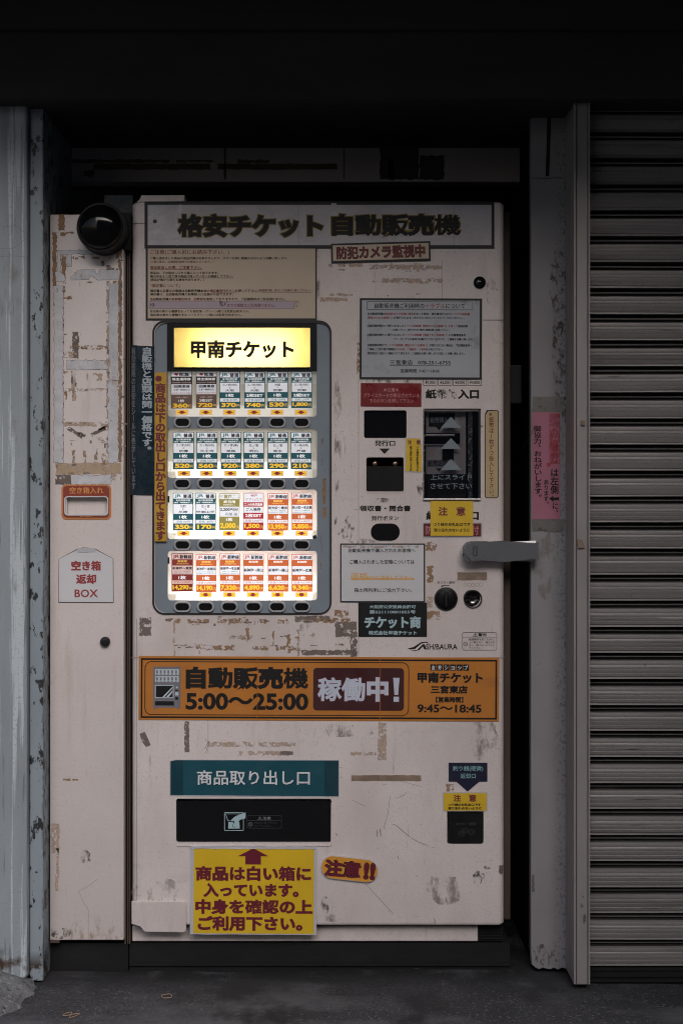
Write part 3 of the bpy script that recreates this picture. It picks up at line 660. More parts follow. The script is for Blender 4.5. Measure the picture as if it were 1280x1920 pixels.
t.poly([(1028, 935), (1037, 929), (1036, 933), (1047, 932.5), (1047, 938), (1036, 938), (1038, 942)], 'ink black', 5)
sign('pink_note', Yw - .001, b, t, 'pink handwritten note taped to the plaster wall beside the shutter rail', 'note', part='handwriting')

# ================================================================== VENDING MACHINE
vm = empty('vending_machine', (WX(596), 0, 0), 'tall worn off white ticket vending machine with lit price display', 'vending machine')
L_, R_, T_, B_ = 247, 945, 379, 1735
bm = bmesh.new()
box(bm, WX(L_), WX(R_), 0, .06, WZ(B_), WZ(T_), bev=.017, seg=6, edges=lambda e: abs(e.verts[0].co.z - e.verts[1].co.z) > .5 and e.verts[0].co.y < .03)
bmesh.ops.bevel(bm, geom=[e for e in bm.edges if all(v.co.y < .03 for v in e.verts) and abs(e.verts[0].co.z - e.verts[1].co.z) < 1e-4], offset=.004, segments=2, affect='EDGES')
holes = [(287, 602, 620.5, 1151.5, 22, .055), (682.5, 767.5, 763, 820, 4, .03), (685.5, 856.5, 757.5, 922.5, 4, .05), (795, 769, 900, 935, 4, .05), (327.5, 1502.5, 621, 1585.5, 5, .05), (839.5, 1522.5, 908.5, 1588.5, 5, .045), (870.2, 1107.2, 901.8, 1138.8, 15.7, .02)]
bm = cut(bm, [(rr_pts(a, b_, c, d, r), -.03, z) for a, b_, c, d, r, z in holes])
mk('door', bm, 'enamel', vm, smooth=30)
bm = bmesh.new(); box(bm, WX(252), WX(958, .05), .062, .62, .11, WZ(385), bev=.004); mk('cabinet', bm, 'brown trim', vm)
bm = bmesh.new(); pbox(bm, 248, 1737, 895.5, 1765, .026, .3, bev=.002); mk('skirt', bm, 'enamel', vm)
bm = bmesh.new(); pbox(bm, 896.5, 1737, 942.5, 1765, .032, .3, 0)
for k in range(4): pbox(bm, 902, 1742 + 5.5 * k, 938, 1744.2 + 5.5 * k, .029, .032, 1)
mk('grille', bm, ['black plastic', 'plinth'], vm)
bm = bmesh.new(); pbox(bm, 242.5, 1768, 955, 1850, .03, .6); pbox(bm, 242.5, 1806, 955, 1811, .024, .03); mk('plinth', bm, 'plinth', vm)
bm = bmesh.new(); prism(bm, [(247, 1690.5)] + [(343 + 6 * math.sin(R(a)), 1697 - 6 * math.cos(R(a))) for a in range(0, 91, 15)] + [(345 + 4 * math.cos(R(a)), 1744 + 4 * math.sin(R(a))) for a in range(0, 91, 15)] + [(272, 1748), (267, 1743), (265, 1736), (258, 1734), (247, 1733)], -.007, 0, bev=.0016)
mk('hinge_cover', bm, 'enamel', vm, smooth=30)
bm = bmesh.new(); prism(bm, [(265, 366), (346, 365.5), (346, 378), (258, 379), (258, 377), (263, 374)], .004, .06, bev=.001); mk('top_bracket', bm, 'enamel', vm)
bm = bmesh.new(); pbox(bm, 953, 684, 978, 757, .08, .30, bev=.003); mk('side_latch', bm, 'black plastic', vm)
# door seams
g = G()
g.rect(248, 418, 272, 419.2, 'seam', .6); g.rect(905, 599.5, 944, 600.8, 'seam', .6); g.rect(246, 1232.6, 945, 1233.6, 'soft seam', .6); g.rect(671.3, 1130, 672.3, 1232, 'soft seam', .6); g.rect(671.5, 600, 672.3, 1018, 'soft seam', .5); g.rect(828, 488, 828.7, 560, 'soft seam', .5)
g.rect(390, 1352, 390.7, 1414, 'soft seam', .5); g.rect(256.5, 1160, 257.2, 1690, 'soft seam', .4)
g.build('door_seam', 0, vm)
# glue, tape and grime left on the door
g = G(); i = 200
for x0, y0, x1, y1, m in ((262, 1158, 284, 1192, 'residue grey'), (346, 1353, 355, 1411, 'residue grey'), (628, 1166, 669, 1194, 'residue grey'), (656, 1190, 669, 1231, 'residue grey'), (564, 1219, 664, 1228, 'residue grey'), (553, 1155, 620, 1166, 'residue grey'), (560, 1166, 586, 1188, 'light grime'),
        (593, 1159, 656, 1168, 'residue brown'), (626, 1144, 653, 1156, 'residue brown'), (566, 1188, 591, 1193, 'residue pale'), (312, 1159, 340, 1168, 'residue brown'), (352, 1161, 392, 1168, 'residue brown'), (409, 1161, 426, 1168, 'residue brown'), (431, 1160, 454, 1169, 'residue brown'),
        (461, 1161, 467, 1205, 'residue brown'), (431, 1191, 473, 1198, 'residue pale'), (482, 1161, 500, 1169, 'residue brown'), (521, 1162, 541, 1169, 'residue brown'), (538, 1189, 545, 1224, 'residue brown'), (510, 1177, 514, 1210, 'residue brown'), (557, 1180, 561, 1230, 'residue pale'), (368, 1208, 386, 1217, 'residue brown'), (386, 1210, 440, 1219, 'residue brown'), (474, 1212, 503, 1219, 'residue brown'),
        (518, 1212, 562, 1220, 'residue brown'), (325, 1209, 352, 1211, 'residue brown'), (325, 1165, 329, 1230, 'residue pale'), (390, 1391, 554, 1400, 'residue pale'), (448, 1408, 549, 1416, 'residue pale'), (524, 1408, 549, 1416, 'residue grey'), (797, 1016, 818, 1033, 'residue brown'), (800, 1061, 812, 1092, 'residue brown'), (800, 1146, 824, 1162, 'residue brown'),
        (800, 1118, 810, 1140, 'residue pale'), (692, 497, 829, 505, 'residue pale'), (716, 522, 829, 530, 'residue pale'), (616, 494, 680, 500, 'residue pale'), (600, 558, 652, 565, 'residue pale'), (618, 551, 662, 555, 'residue pale'), (669, 642, 674, 701, 'residue brown'), (627, 966, 638, 1004, 'grime'), (641, 966, 665, 1020, 'grime'), (655, 1010, 700, 1020, 'light grime'),
        (688, 934, 745, 942, 'grime'), (780, 880, 792, 935, 'grime'), (708, 1355, 724, 1425, 'residue pale'), (657, 1410, 705, 1416, 'residue pale'), (935, 1622, 943, 1637, 'scratch'), (885, 1634, 910, 1662, 'grime'), (598, 1680, 625, 1715, 'grime'), (905, 1622, 922, 1630, 'grime'), (795, 1640, 860, 1700, 'light grime'), (590, 1715, 650, 1728, 'light grime'), (836, 1470, 850, 1484, 'residue brown'),
        (912, 520, 935, 575, 'light grime'), (626, 700, 640, 930, 'light grime'), (600, 1358, 700, 1380, 'light grime'), (250, 1650, 345, 1690, 'light grime'), (880, 1340, 935, 1420, 'light grime'), (700, 700, 760, 716, 'light grime'), (672, 712, 800, 718, 'grime'), (275, 600, 600, 603, 'grime'), (590, 470, 600, 602, 'light grime')):
    i += 1; g.poly(patch(x0, y0, x1, y1, m, i), m, .4 + .006 * (i - 200))
q0 = random.Random(17)
for k in range(70):
    x, y = (q0.uniform(285, 665), q0.choice((1157, 1164, 1168, 1195, 1210, 1218, 1229)) + q0.uniform(-4, 3)) if k < 48 else (q0.uniform(600, 835), q0.choice((497, 504, 526, 553, 562)) + q0.uniform(-4, 4))
    w_, h_ = (q0.uniform(1.5, 3.5), q0.uniform(3, 12)) if q0.random() < .3 else (q0.uniform(3, 18), q0.uniform(1.2, 3.2))
    g.poly(jag(x, y, x + w_, y + h_, .9, 2.5, 700 + k), q0.choice(('residue brown', 'residue grey', 'residue pale')) if k < 48 else 'residue pale', .9 + .004 * k)
g.poly([(262, 1376), (272, 1372), (283, 1397), (274, 1401), (266, 1390)], 'residue grey', .5)
g.slab(jag(658.5, 1453.5, 789, 1464.5, .5, 8, 5), 'tan tape', 1.2); g.slab(jag(856.5, 1073, 912, 1088, .8, 6, 6), 'tan tape', 1.2)
for pts, w_ in (([(736, 1546), (742, 1547), (752, 1556), (768, 1569)], 1), ([(770, 1571), (785, 1579), (802, 1586)], .8), ([(685, 1657), (708, 1682), (737, 1714)], .6), ([(731, 1492), (727, 1525), (719, 1553)], .6), ([(712.5, 1554), (713.5, 1568)], 1.5), ([(706, 1556), (707, 1569)], 1), ([(660, 1500), (685, 1512)], .5), ([(742, 1497), (757, 1491), (763, 1484)], .5), ([(392, 1389), (384, 1404)], .8), ([(385, 1385), (391, 1394), (386, 1412)], .7), ([(630, 1562), (631.5, 1567)], 1.5), ([(814, 1722), (815, 1730)], 1.4), ([(892, 1634), (903, 1646), (900, 1657)], 1.6), ([(745, 1605), (747, 1611)], 1), ([(600, 1000), (604, 1030)], .5), ([(645, 820), (647, 850)], .6), ([(735, 1460), (790, 1475)], .4)):
    g.line(pts, w_, 'scratch', .9)
g.build('tape_residue', 0, vm)

# display: recessed blue grey panel with four lit windows
rows = [(314, 690, 593.5, 781), (314, 803, 594, 896), (314, 918, 594, 1011), (314, 1033, 594, 1126)]
Yz = .004
bm = bmesh.new(); o_ = rr_pts(286, 601, 621.5, 1152.5, 23); ring(bm, o_, rr_pts(289.5, 604.5, 618.5, 1149.5, 20), -.002, .02); mk('gasket', bm, 'gasket', vm, smooth=35)
bm = bmesh.new(); prism(bm, rr_pts(288, 603, 620, 1151, 21), Yz, Yz + .006, Yref=0)
bm = cut(bm, [(rr_pts(a, b_, c, d, 6), -.02, .04, 0, 0., 0) for a, b_, c, d in rows] + [(rr_pts(326, 614, 581, 691, 1), -.02, .04, 0, 0., 0)])
dp = mk('display_panel', bm, 'bezel grey', vm, smooth=30)
g = G()
for x0, y0, x1, y1 in ((604, 896, 611, 945), (605, 950, 612, 970), (602, 860, 612, 872), (601, 820, 606, 834), (600, 1055, 602, 1068)): g.poly(jag(x0, y0, x1, y1, 1.2, 4, i), 'light grime' if y0 in (860, 820) else 'residue solid', .3)
g.build('tape_residue', Yz, dp)
def lightbox(a, b_, c, d, tubes, tmat, diff, nm):
    bm = bmesh.new(); x0, x1, z0, z1 = WX(a - 2), WX(c + 2), WZ(d + 2), WZ(b_ - 2); yf, yb = Yz + .0075, .053
    P = lambda x, y, z: bm.verts.new((x, y, z))
    q = [P(x0, yf, z0), P(x1, yf, z0), P(x1, yf, z1), P(x0, yf, z1)]; r = [P(x0, yb, z0), P(x1, yb, z0), P(x1, yb, z1), P(x0, yb, z1)]
    bm.faces.new(r)
    for k in range(4): bm.faces.new((q[k], q[(k + 1) % 4], r[(k + 1) % 4], r[k]))
    hb = mk(nm, bm, 'white box', vm)
    g = G(); g.rect(a - 1.5, b_ - 1.5, c + 1.5, d + 1.5, diff, 0); g.build('diffuser', Yz + .0068, hb)
    for py, xa, xb, rad in tubes:
        bm = bmesh.new(); tube(bm, [(WX(xa), .034, WZ(py)), (WX(xb), .034, WZ(py))], rad, 12); mk('light_tube', bm, tmat, hb)
    return hb
lightbox(*rows[0], [(768, 330, 580, .006)], 'dim tube', 'diffuser', 'price_window')
lightbox(*rows[1], [(884, 330, 560, .006)], 'mid tube', 'diffuser', 'price_window')
lightbox(*rows[2], [(990, 330, 570, .007)], 'bright tube', 'diffuser', 'price_window')
lightbox(*rows[3], [(1104, 335, 580, .007)], 'bright tube', 'diffuser', 'price_window')
# lit shop sign at the top of the display
bm = bmesh.new(); outer = rr_pts(313.5, 606, 594, 696.5, 1.5); ring(bm, outer, rr_pts(325.5, 614, 582, 691.5, 1), Yz - .003, Yz); fr = mk('shop_sign', bm, 'black satin', vm)
hb = lightbox(326, 614, 581.5, 691, [(640, 369, 549, .006), (668, 369, 549, .006)], 'sign tube', 'yellow diffuser', 'sign_lightbox')
g = G(); g.text('甲南チケット', (358, 638, 551, 672), 'ink black', 1, .045); g.build('lettering', Yz + .0065, fr)

# selection buttons: one built, the others copied with their faces
bxs, bys = (342, 385.5, 430, 475, 519.5, 565.5), (792, 907, 1022, 1138)
bm = bmesh.new()
def stad(x, y, w_, h_): return rr_pts(x - w_ / 2, y - h_ / 2, x + w_ / 2, y + h_ / 2, h_ / 2 - .01, 8)
cx, cy = bxs[0], bys[0]
for (w1, h1, y1), (w2, h2, y2) in zip([(33, 21, Yz), (33, 21, Yz - .004), (31, 19, Yz - .006), (26.5, 14.5, Yz - .006), (25, 13.2, Yz - .003)], [(33, 21, Yz - .004), (31, 19, Yz - .006), (26.5, 14.5, Yz - .006), (25, 13.2, Yz - .003), (25, 13.2, Yz)]):
    A = [bm.verts.new((WX(x), y1, WZ(y))) for x, y in stad(cx, cy, w1, h1)]; Bv = [bm.verts.new((WX(x), y2, WZ(y))) for x, y in stad(cx, cy, w2, h2)]
    for q in range(len(A)): bm.faces.new((A[q], A[(q + 1) % len(A)], Bv[(q + 1) % len(A)], Bv[q]))
b0 = mk('select_button', bm, 'button ring', vm, smooth=40)
bm = bmesh.new(); prism(bm, stad(cx, cy, 25, 13), Yz - .0035, Yz + .001, bev=.0012, Yref=0); f0 = mk('button_face', bm, 'button black', b0, smooth=40)
base = b0.location.copy()
for r_, by in enumerate(bys):
    for c_, bx_ in enumerate(bxs):
        if r_ == 0 and c_ == 0: continue
        nb = b0.copy(); link(nb, vm); nb.location = base + Vector(((bx_ - cx) * S, 0, -(by - cy) * S)); nf = f0.copy(); link(nf, nb)

# slots on the right
bm = bmesh.new(); pbox(bm, 681.5, 766.5, 764, 821, .006, .012); wdw = mk('lamp_window', bm, 'black gloss', vm)
bm = bmesh.new(); pbox(bm, 685, 856, 758, 893, .046, .05); prism(bm, rr_pts(686, 874, 757, 922, 2), .010, .016, 1, Yref=0); box(bm, WX(686), WX(757), .016, .046, WZ(875.5), WZ(873), 0)
rc = mk('receipt_slot', bm, ['deep black', 'black satin'], vm)
bm = bmesh.new()
for x in (703, 741): lathe(bm, WX(x), WZ(869), [(0, .014), (.005, .016), (.009, .024), (.0095, .05)], 20)
mk('roller', bm, 'brass', rc, smooth=35)
bm = bmesh.new(); ring(bm, rr_pts(684.5, 855.5, 759, 924, 5), rr_pts(686.5, 857.5, 756.5, 921.5, 3.5), -.0015, .001); mk('slot_rim', bm, 'enamel', vm, smooth=35)
# banknote slot behind a sliding clear cover
bm = bmesh.new(); pbox(bm, 794, 768, 901, 937, .030, .0495, 0); pbox(bm, 798, 771, 873, 934, .022, .032, 1, bev=.001); pbox(bm, 877, 771, 885, 934, .020, .032, 2); pbox(bm, 888, 771, 896, 934, .016, .032, 0)
bill = mk('banknote_slot', bm, ['deep black', 'brushed steel', 'chrome'], vm)
bm = bmesh.new(); pbox(bm, 797, 812, 862, 832, .013, .024, 0, bev=.002); pbox(bm, 797, 814, 852, 818, .0105, .013, 1, bev=.0015); pbox(bm, 797, 832, 860, 834.5, .016, .024, 1); pbox(bm, 829, 840, 850, 862, .016, .024, 0); mk('note_mouth', bm, ['deep black', 'brushed steel'], bill)
g = G(); g.rect(803, 775, 852, 800, 'black plastic', 1); g.text('紙幣挿入口', (806, 782, 848, 793), 'ink faded', 2, .02); g.poly([(816, 800), (829, 800), (822.5, 807)], 'ink black', 1)
g.rect(800, 862, 838, 876, 'icon grey', 1); g.text('紙幣返却', (802, 863, 838, 874), 'ink black', 2, .02); g.poly([(816, 878), (829, 878), (822.5, 884)], 'ink black', 1); g.rect(798, 889, 873, 934, 'black plastic', 1)
g.build('lettering', .0215, bill)
bm = bmesh.new(); pbox(bm, 796, 770, 899, 934, .004, .007); glassy('cover glass', (.86, .86, .88)); cov = mk('cover', bm, 'cover glass', vm)
g = G()
mat('cover print', (.17, .205, .23), .5)
for ya, yb in ((781.5, 802), (821.5, 841.8), (860.5, 880.8)): g.poly([(845, ya), (864.5, yb), (825.5, yb)], 'cover print', 1)
g.text('上にスライド', (806.5, 889.5, 884, 899.5), 'cover print', 1, .012); g.text('させて下さい', (806.5, 906, 884, 917), 'cover print', 1, .012); g.build('lettering', .004, cov)
bm = bmesh.new(); pbox(bm, 792.8, 767, 796, 936, -.004, .012, bev=.0012); pbox(bm, 793, 935, 901, 938, -.006, .012, bev=.0012); pbox(bm, 896.5, 767, 900.5, 935, -.003, .012, 1, bev=.001); pbox(bm, 793, 766, 901, 768.5, -.003, .01, 1)
mk('cover_frame', bm, ['chrome', 'dark steel'], vm)
# receipt button, coin knob, coin entry, eye
bm = bmesh.new(); prism(bm, rr_pts(695, 981.5, 749, 1013.5, 15, 8), -.002, .004, bev=.0015); mk('receipt_button', bm, 'button black', vm, smooth=35)
kx, kz = WX(835.5), WZ(1122.5)
bm = bmesh.new(); lathe(bm, kx, kz, [(.0275, 0), (.0275, -.003), (.0262, -.0036), (.0245, -.0036)], 40, 0); lathe(bm, kx, kz, [(.0245, -.0034), (.0215, -.0045), (.0205, -.0075), (.019, -.0085), (0, -.0085)], 40, 1)
box(bm, kx - .0042, kx + .0042, -.015, -.008, kz - .0185, kz + .0185, 1, bev=.0012); box(bm, kx - .0009, kx + .0009, -.0157, -.0148, kz - .0175, kz + .0175, 2)
mk('coin_return_knob', bm, ['dark steel', 'knob black', 'chrome'], vm, smooth=35)
cx_, cz_ = WX(886), WZ(1123)
bm = bmesh.new(); lathe(bm, cx_, cz_, [(.0215, 0), (.0215, -.003), (.0200, -.004), (.0185, -.0035)], 40, 1); lathe(bm, cx_, cz_, [(.0186, -.0033), (.0170, .002), (.0135, .0065), (.008, .0095), (0, .0105)], 40, 0)
box(bm, cx_ - .011, cx_ + .008, -.0005, .010, cz_ - .0012, cz_ + .0022, 2)
mk('coin_entry', bm, ['chrome', 'dark steel', 'deep black'], vm, smooth=35)
bm = bmesh.new(); lathe(bm, WX(898.5), WZ(530), [(.0145, 0), (.0142, -.003), (.012, -.004), (.0105, -.002), (.008, -.002), (.0078, -.0035), (.0035, -.005), (0, -.0055)], 32); mk('door_lock', bm, 'black gloss', vm, smooth=35)
# lever handle reaching over to the wall
bm = bmesh.new(); hp = [(864 + 16 - 16 * math.cos(R(a)), 1030 - 15.5 * math.sin(R(a))) for a in range(0, 91, 15)] + [(905, 1014.2), (940, 1017), (960, 1015.5), (1003, 1013.5), (1007, 1017), (1007, 1049), (1003, 1052.5), (960, 1051.5), (940, 1048.5), (905, 1051)] + [(880 - 16 * math.sin(R(a)), 1037 + 14.5 * math.cos(R(a))) for a in range(0, 91, 15)]
hp = hp[::-1]
fr_, bk_ = [], []
def hy(x): return -.032 - (.006 if x < 910 else 0) + (.010 * min(1, max(0, (x - 905) / 50)) if x < 955 else .010)
for x, y in hp: fr_.append(bm.verts.new((WX(x), hy(x), WZ(y)))); bk_.append(bm.verts.new((WX(x), -.004 if x > 900 else -.012, WZ(y))))
n_ = len(hp)
for q in range(n_): bm.faces.new((fr_[q], fr_[(q + 1) % n_], bk_[(q + 1) % n_], bk_[q]))
ff = bm.faces.new(fr_); bm.faces.new(bk_[::-1])
bmesh.ops.bevel(bm, geom=list(ff.edges), offset=.007, segments=5, affect='EDGES')
box(bm, WX(905), WX(935), -.012, .001, WZ(1046), WZ(1020))
hd = mk('handle', bm, 'handle steel', vm, smooth=25)
g = G(); g.rframe(887, 1024, 894, 1042, 2, .8, 'dark steel', 1)
g.build('maker_mark', -.0385, hd)
# delivery flap and coin return
bm = bmesh.new(); prism(bm, [(331, 1585), (617, 1585), (620, 1582), (620.5, 1506), (622.6, 1506), (622.4, 1583), (618, 1587), (331, 1587)], -.002, .002); mk('flap_rim', bm, 'enamel', vm)
bm = bmesh.new(); prism(bm, rr_pts(328, 1503, 620.5, 1585, 4), .006, .012, Yref=0); fl = mk('delivery_flap', bm, 'black gloss', vm)
g = G()
g.rframe(420.5, 1523, 457, 1557.5, 1.5, 1.1, 'ink cyan', 1); g.poly([(428, 1541), (436, 1541), (440, 1546), (449, 1541), (449.5, 1553.5), (428, 1553.5)], 'ink cyan', 1)
g.poly([(432, 1539), (439, 1532), (449, 1527), (460.5, 1523.3), (460.5, 1534), (450, 1537), (444, 1546), (440, 1551), (436.5, 1551), (438, 1545), (439, 1540)], 'ink cyan', 1.6); g.line([(441, 1551), (437, 1550.6), (436.8, 1546), (439.5, 1541.5), (438, 1538.5)], .9, 'ink black', 2.2)
g.line([(423, 1526), (427, 1538), (431, 1539)], 1, 'ink cyan', 1.2); g.line([(423, 1526), (451, 1526)], .7, 'ink cyan', 1.2)
g.rframe(463, 1529, 528, 1553, 3, .7, 'ink ghost', 1); g.rect(463.5, 1538, 527.5, 1538.7, 'ink ghost', 1); g.text('⚠注意', (483, 1531, 508, 1537.3), 'ink faded', 1, .02); g.cring(469.5, 1545.5, 4, .8, 'ink faded', 1); g.line([(467, 1543), (472, 1548)], .7, 'ink faded', 1)
g.text('取出口から奥へ手を入れ', (476, 1540.5, 519, 1544.5), 'ink ghost', 1); g.text('ないでください。', (476, 1546, 510, 1550), 'ink ghost', 1); g.build('lettering', .006, fl)
bm = bmesh.new(); prism(bm, rr_pts(840, 1523, 908, 1588, 4), .004, .010, Yref=0); prism(bm, rr_pts(846, 1548, 902, 1584, 3), .0022, .006, Yref=0); cr = mk('coin_return_flap', bm, 'black satin', vm)
g = G(); g.text('おつり・返却', (854.5, 1542, 890.5, 1547.5), 'ink ghost', 1, .02)
for x, y in ((871, 1557), (883, 1560), (865, 1563)): g.cring(x, y, 6.5, .8, 'ink ghost', 1, ry=5); g.cring(x, y, 3.4, .6, 'ink ghost', 1, ry=2.4)
g.build('lettering', .0020, cr)

# lettering printed straight on the door
g = G()
for (xa, xb), s_ in zip(((793.4, 818.3), (821.3, 846.4), (849.2, 874), (876.5, 902)), ('¥1000', '¥2000', '¥5000', '¥10000')):
    g.line([(xa, 710), (xa, 723), (xb, 723), (xb, 710)], 1, 'ink black', .8); g.text(s_, (xa + 3, 713.5, xb - 3, 720), 'ink black', .8, .02)
g.text([('紙', 'ink black'), ('幣', 'worn ink'), ('挿', 'mostly gone ink'), ('入口', 'ink black')], (797, 729.5, 897.5, 748.5), 'ink black', .8, .055)
g.text('発行口', (702, 825.5, 740.5, 836.5), 'ink black', .8, .03); g.poly([(710.5, 841), (730.5, 841), (720.5, 851.5)], 'ink black', .8)
g.text('領収書・問合書', (674, 947.5, 769.5, 959), 'ink black', .8, .04); g.text('発行ボタン', (696, 967, 747, 976), 'ink black', .8, .02)
g.text('紙幣返却口', (798, 958, 897, 975.5), 'ink black', .8, .05)
g.text('おつり・返却', (819, 1089.5, 852, 1094.5), 'ink black', .8, .015); g.cring(835.5, 1124, 27, 1.2, 'ink black', .8, 8, a0=-106, a1=-74); g.poly([(829.5, 1096.5), (829.5, 1101), (826, 1099.5)], 'ink black', .8)
for q in range(5): g.cring(872 + 7.2 * q, 1097 - abs(q - 2) * .5, 3.6, .6, 'soft seam', .8, 14)
# maker mark: swoosh and name
g.poly([(763, 1216), (775, 1213), (789, 1204), (799, 1203), (805, 1206.5), (797, 1205), (789, 1207), (778, 1216.5), (770, 1218)], 'ink black', .8)
g.poly([(770, 1219.5), (781, 1219), (792, 1208), (795.5, 1208), (799.5, 1217.5), (795, 1217.5), (792, 1212), (786, 1218.5), (778, 1221)], 'ink black', .8)
g.text('SH/BAURA', (798, 1207.5, 857, 1218), 'ink black', .8, .02)
g.rframe(866, 1185.5, 931, 1219.5, 4, .9, 'ink black', .8); g.rect(866.5, 1194.3, 930.5, 1195, 'ink black', .8); g.text('⚠警告', (886, 1187, 912, 1193.8), 'ink black', .8, .03)
for q, s_ in enumerate(('転倒事故を防ぐために、', '上に乗らない、揺さぶら', 'ない、傾けないようにし', 'てください。')): g.text(s_, (878.5, 1196.7 + 5.5 * q, 927 if q < 3 else 903, 1201 + 5.5 * q), 'ink black', .8, .01)
g.cring(872, 1207.5, 4, .9, 'ink black', .8); g.line([(869.5, 1205), (874.5, 1210)], .8, 'ink black', .8)
g.build('printed_lettering', 0, vm)

# ================================================================== SIGNS, NOTICES AND STICKERS ON THE MACHINE
Yn = -.0004
b = G(); b.sheet(271.5, 378, 926, 466, 'gasket', 5)
b.rect(277.5, 384.5, 920.5, 460, 'header film', 6); b.rect(278.5, 385, 310, 459, 'crinkled film', 6.6)
for x in (326.5, 559, 849.5): b.rect(x, 384.5, x + 1.1, 460, 'light grime' if x < 400 else 'soft seam', 6.8)
b.poly(jag(326, 386, 344, 458, 3, 6, 3), 'crinkled film', 6.5); b.poly(jag(621, 382, 631, 440, 1.2, 5, 4), 'crinkled film', 6.9); b.circ(291, 415.5, 4, 'dark edge', 7, 9)
b.poly(jag(596, 440, 616, 459, 2, 5, 8), 'crinkled film', 6.9)
t1, t2 = G(), G()
for s_, xa, xb in (('格安チケット', 331.5, 608), ('自動販売機', 619.5, 865)):
    t2.text(s_, (xa, 399.5, xb, 447.5), 'olive edge', 8, .098); t2.text(s_, (xa + 2.2, 401.5, xb - 2.2, 445.5), 'ink black', 9, .056)
sign('header_sign', Yn, b, t2, 'wide film covered header sign with bold black lettering along the machine top', 'sign', rot=0)
b = G(); b.sheet(620.5, 455, 806.5, 491, 'gasket', 10); b.rect(624, 458.5, 803, 487.5, 'beige paper', 11)
t = G(); t.text('防犯カメラ監視中', (630.5, 460.5, 796.5, 485.5), 'ink black', 12, .058); t.text('防犯カメラ監視中', (631.5, 461.5, 795.5, 484.5), 'ink dark red', 13, .03)
sign('camera_warning_sign', Yn, b, t, 'small tilted beige sign with dark red lettering overlapping the header sign', 'sign', rot=-1.5)
def ul(g, x0, x1, y, m): g.rect(x0, y, x1, y + .7, m, 3.6)
b = G(); b.sheet(273.5, 462, 594, 601, 'gasket', 2); b.rect(277.5, 464.5, 591, 597, 'beige paper', 3); b.rect(280, 564.3, 552, 579.5, 'ink dark red', 3.2); b.rect(280.7, 565, 551.3, 578.8, 'lilac strip', 3.5)
b.poly(jag(282, 569, 292, 577, 2, 3, 3), 'grime', 3.8); b.poly(jag(412, 566, 428, 574, 2, 3, 4), 'grime', 3.8); b.poly(jag(552, 564, 566, 575, 2, 3, 6), 'grime', 3.6)
t = G(); fx = lambda u: 240 + u / 3.368; fy = lambda v: 360 + v / 3.368; Rd = 'ink dark red'
def ln(t, s_, u0, v0, u1, v1, m='ink black', bold=.02, under=None): 
    t.text(s_, (fx(u0), fy(v0), fx(u1), fy(v1)), m, 4, bold)
    if under: t.rect(fx(under[0]), fy(v1) + .4, fx(under[1]), fy(v1) + 1.1, m if isinstance(s_, str) else under[2], 4)
ln(t, 'ご注意(ご購入前にお読み下さい。)', 141, 366, 640, 398, Rd, .01); ln(t, 'ご購入頂きました商品の返品交換は出来ませんので、ボタンを押し間違えのないようお願い致します。', 141, 410, 1010, 427); ln(t, '(ご購入後は、店頭買取価格での買取となります。)', 141, 434, 540, 451, Rd, .01)
ln(t, '商品取出しの際、ご注意下さい。', 141, 467, 468, 488, Rd, .02, (141, 468)); ln(t, '商品は、下の取出し口から箱に入って出てきます。', 141, 503, 572, 520); ln(t, '箱の中をよく見て頂き商品が残っていないか確認して下さい。', 141, 525, 664, 541, 'ink black', .02, (141, 664)); ln(t, '(商品が箱から落ちる場合があります。)', 141, 547, 480, 565)
ln(t, '「領収書について」', 141, 581, 330, 603, Rd, .01); ln(t, [('領収書の必要なお客様は自動販売機本体の', None), ('領収書発行ボタン', Rd), ('を押して下さい。', None)], 141, 615, 822, 635, under=(528, 682, Rd)); ln(t, '(商品落下後、赤ランプ点滅中に押して下さい。)', 826, 614, 1165, 631, Rd, .02, (834, 1158)); ln(t, '領収書は、当自動販売機の紙幣投入口左側から出てきます。', 141, 638, 664, 655)
ln(t, [('当自動販売機の', None), ('新幹線切符', Rd), ('は、', None), ('回数券', Rd), ('を使用しておりますので、下記期間中はご利用頂けません。', None)], 141, 668, 997, 686); ln(t, 'までの期間はご利用頂けません。', 628, 705, 930, 727, Rd, .01)
ln(t, '自由席の券から差額を払っても指定席・グリーン席には変更出来ません。', 141, 745, 768, 762); ln(t, '指定席の券から差額を支払ってもグリーン席には変更出来ません。', 141, 768, 718, 785)
sign('purchase_notice', Yn, b, t, 'large beige notice of small print in a black frame above the lit display', 'notice')
b = G(); b.sheet(674, 559.5, 903, 711.5, 'gasket', 3); b.rect(678, 563.5, 898.5, 707.5, 'blue paper', 4); b.frame(687.5, 565.5, 885.5, 581.2, .8, 'ink black', 4.6)
b.poly([(858, 563.5), (899, 563.5), (899, 583)], 'light grime', 4.4)
t = G(); fx = lambda u: 600 + u / 3.368; L6 = 'ink red'
def ln2(s_, u0, v0, u1, v1, m='ink black', bold=.018): t.text(s_, (fx(u0), fy(v0), fx(u1), fy(v1)), m, 5, bold)
ln2([('自動販売機ご利用時の', None), ('トラブル', L6), ('について', None)], 343, 703, 912, 736, bold=.01)
ln2([('当自動販売機は', None), ('商品詰まりや金銭に異常', L6), ('があった場合、領収書発行口から', None), ('トラブル明細書', L6)], 298, 762, 942, 779); ln2([('【預金されたお客様へ】', L6), ('が発行されます。', None)], 298, 787, 580, 804); ln2('(発行されない場合もございますので、予めご了承下さい。)', 586, 789, 910, 803, bold=.01)
ln2([('店舗営業時間内⇒ 発行されました', None), ('トラブル明細書【預金されたお客様へ】を持って', L6), ('直接店舗', None)], 296, 838, 928, 855); ln2('へお越し下さい。(発行されない場合も直接店舗へお越し下さい。)', 450, 864, 817, 880)
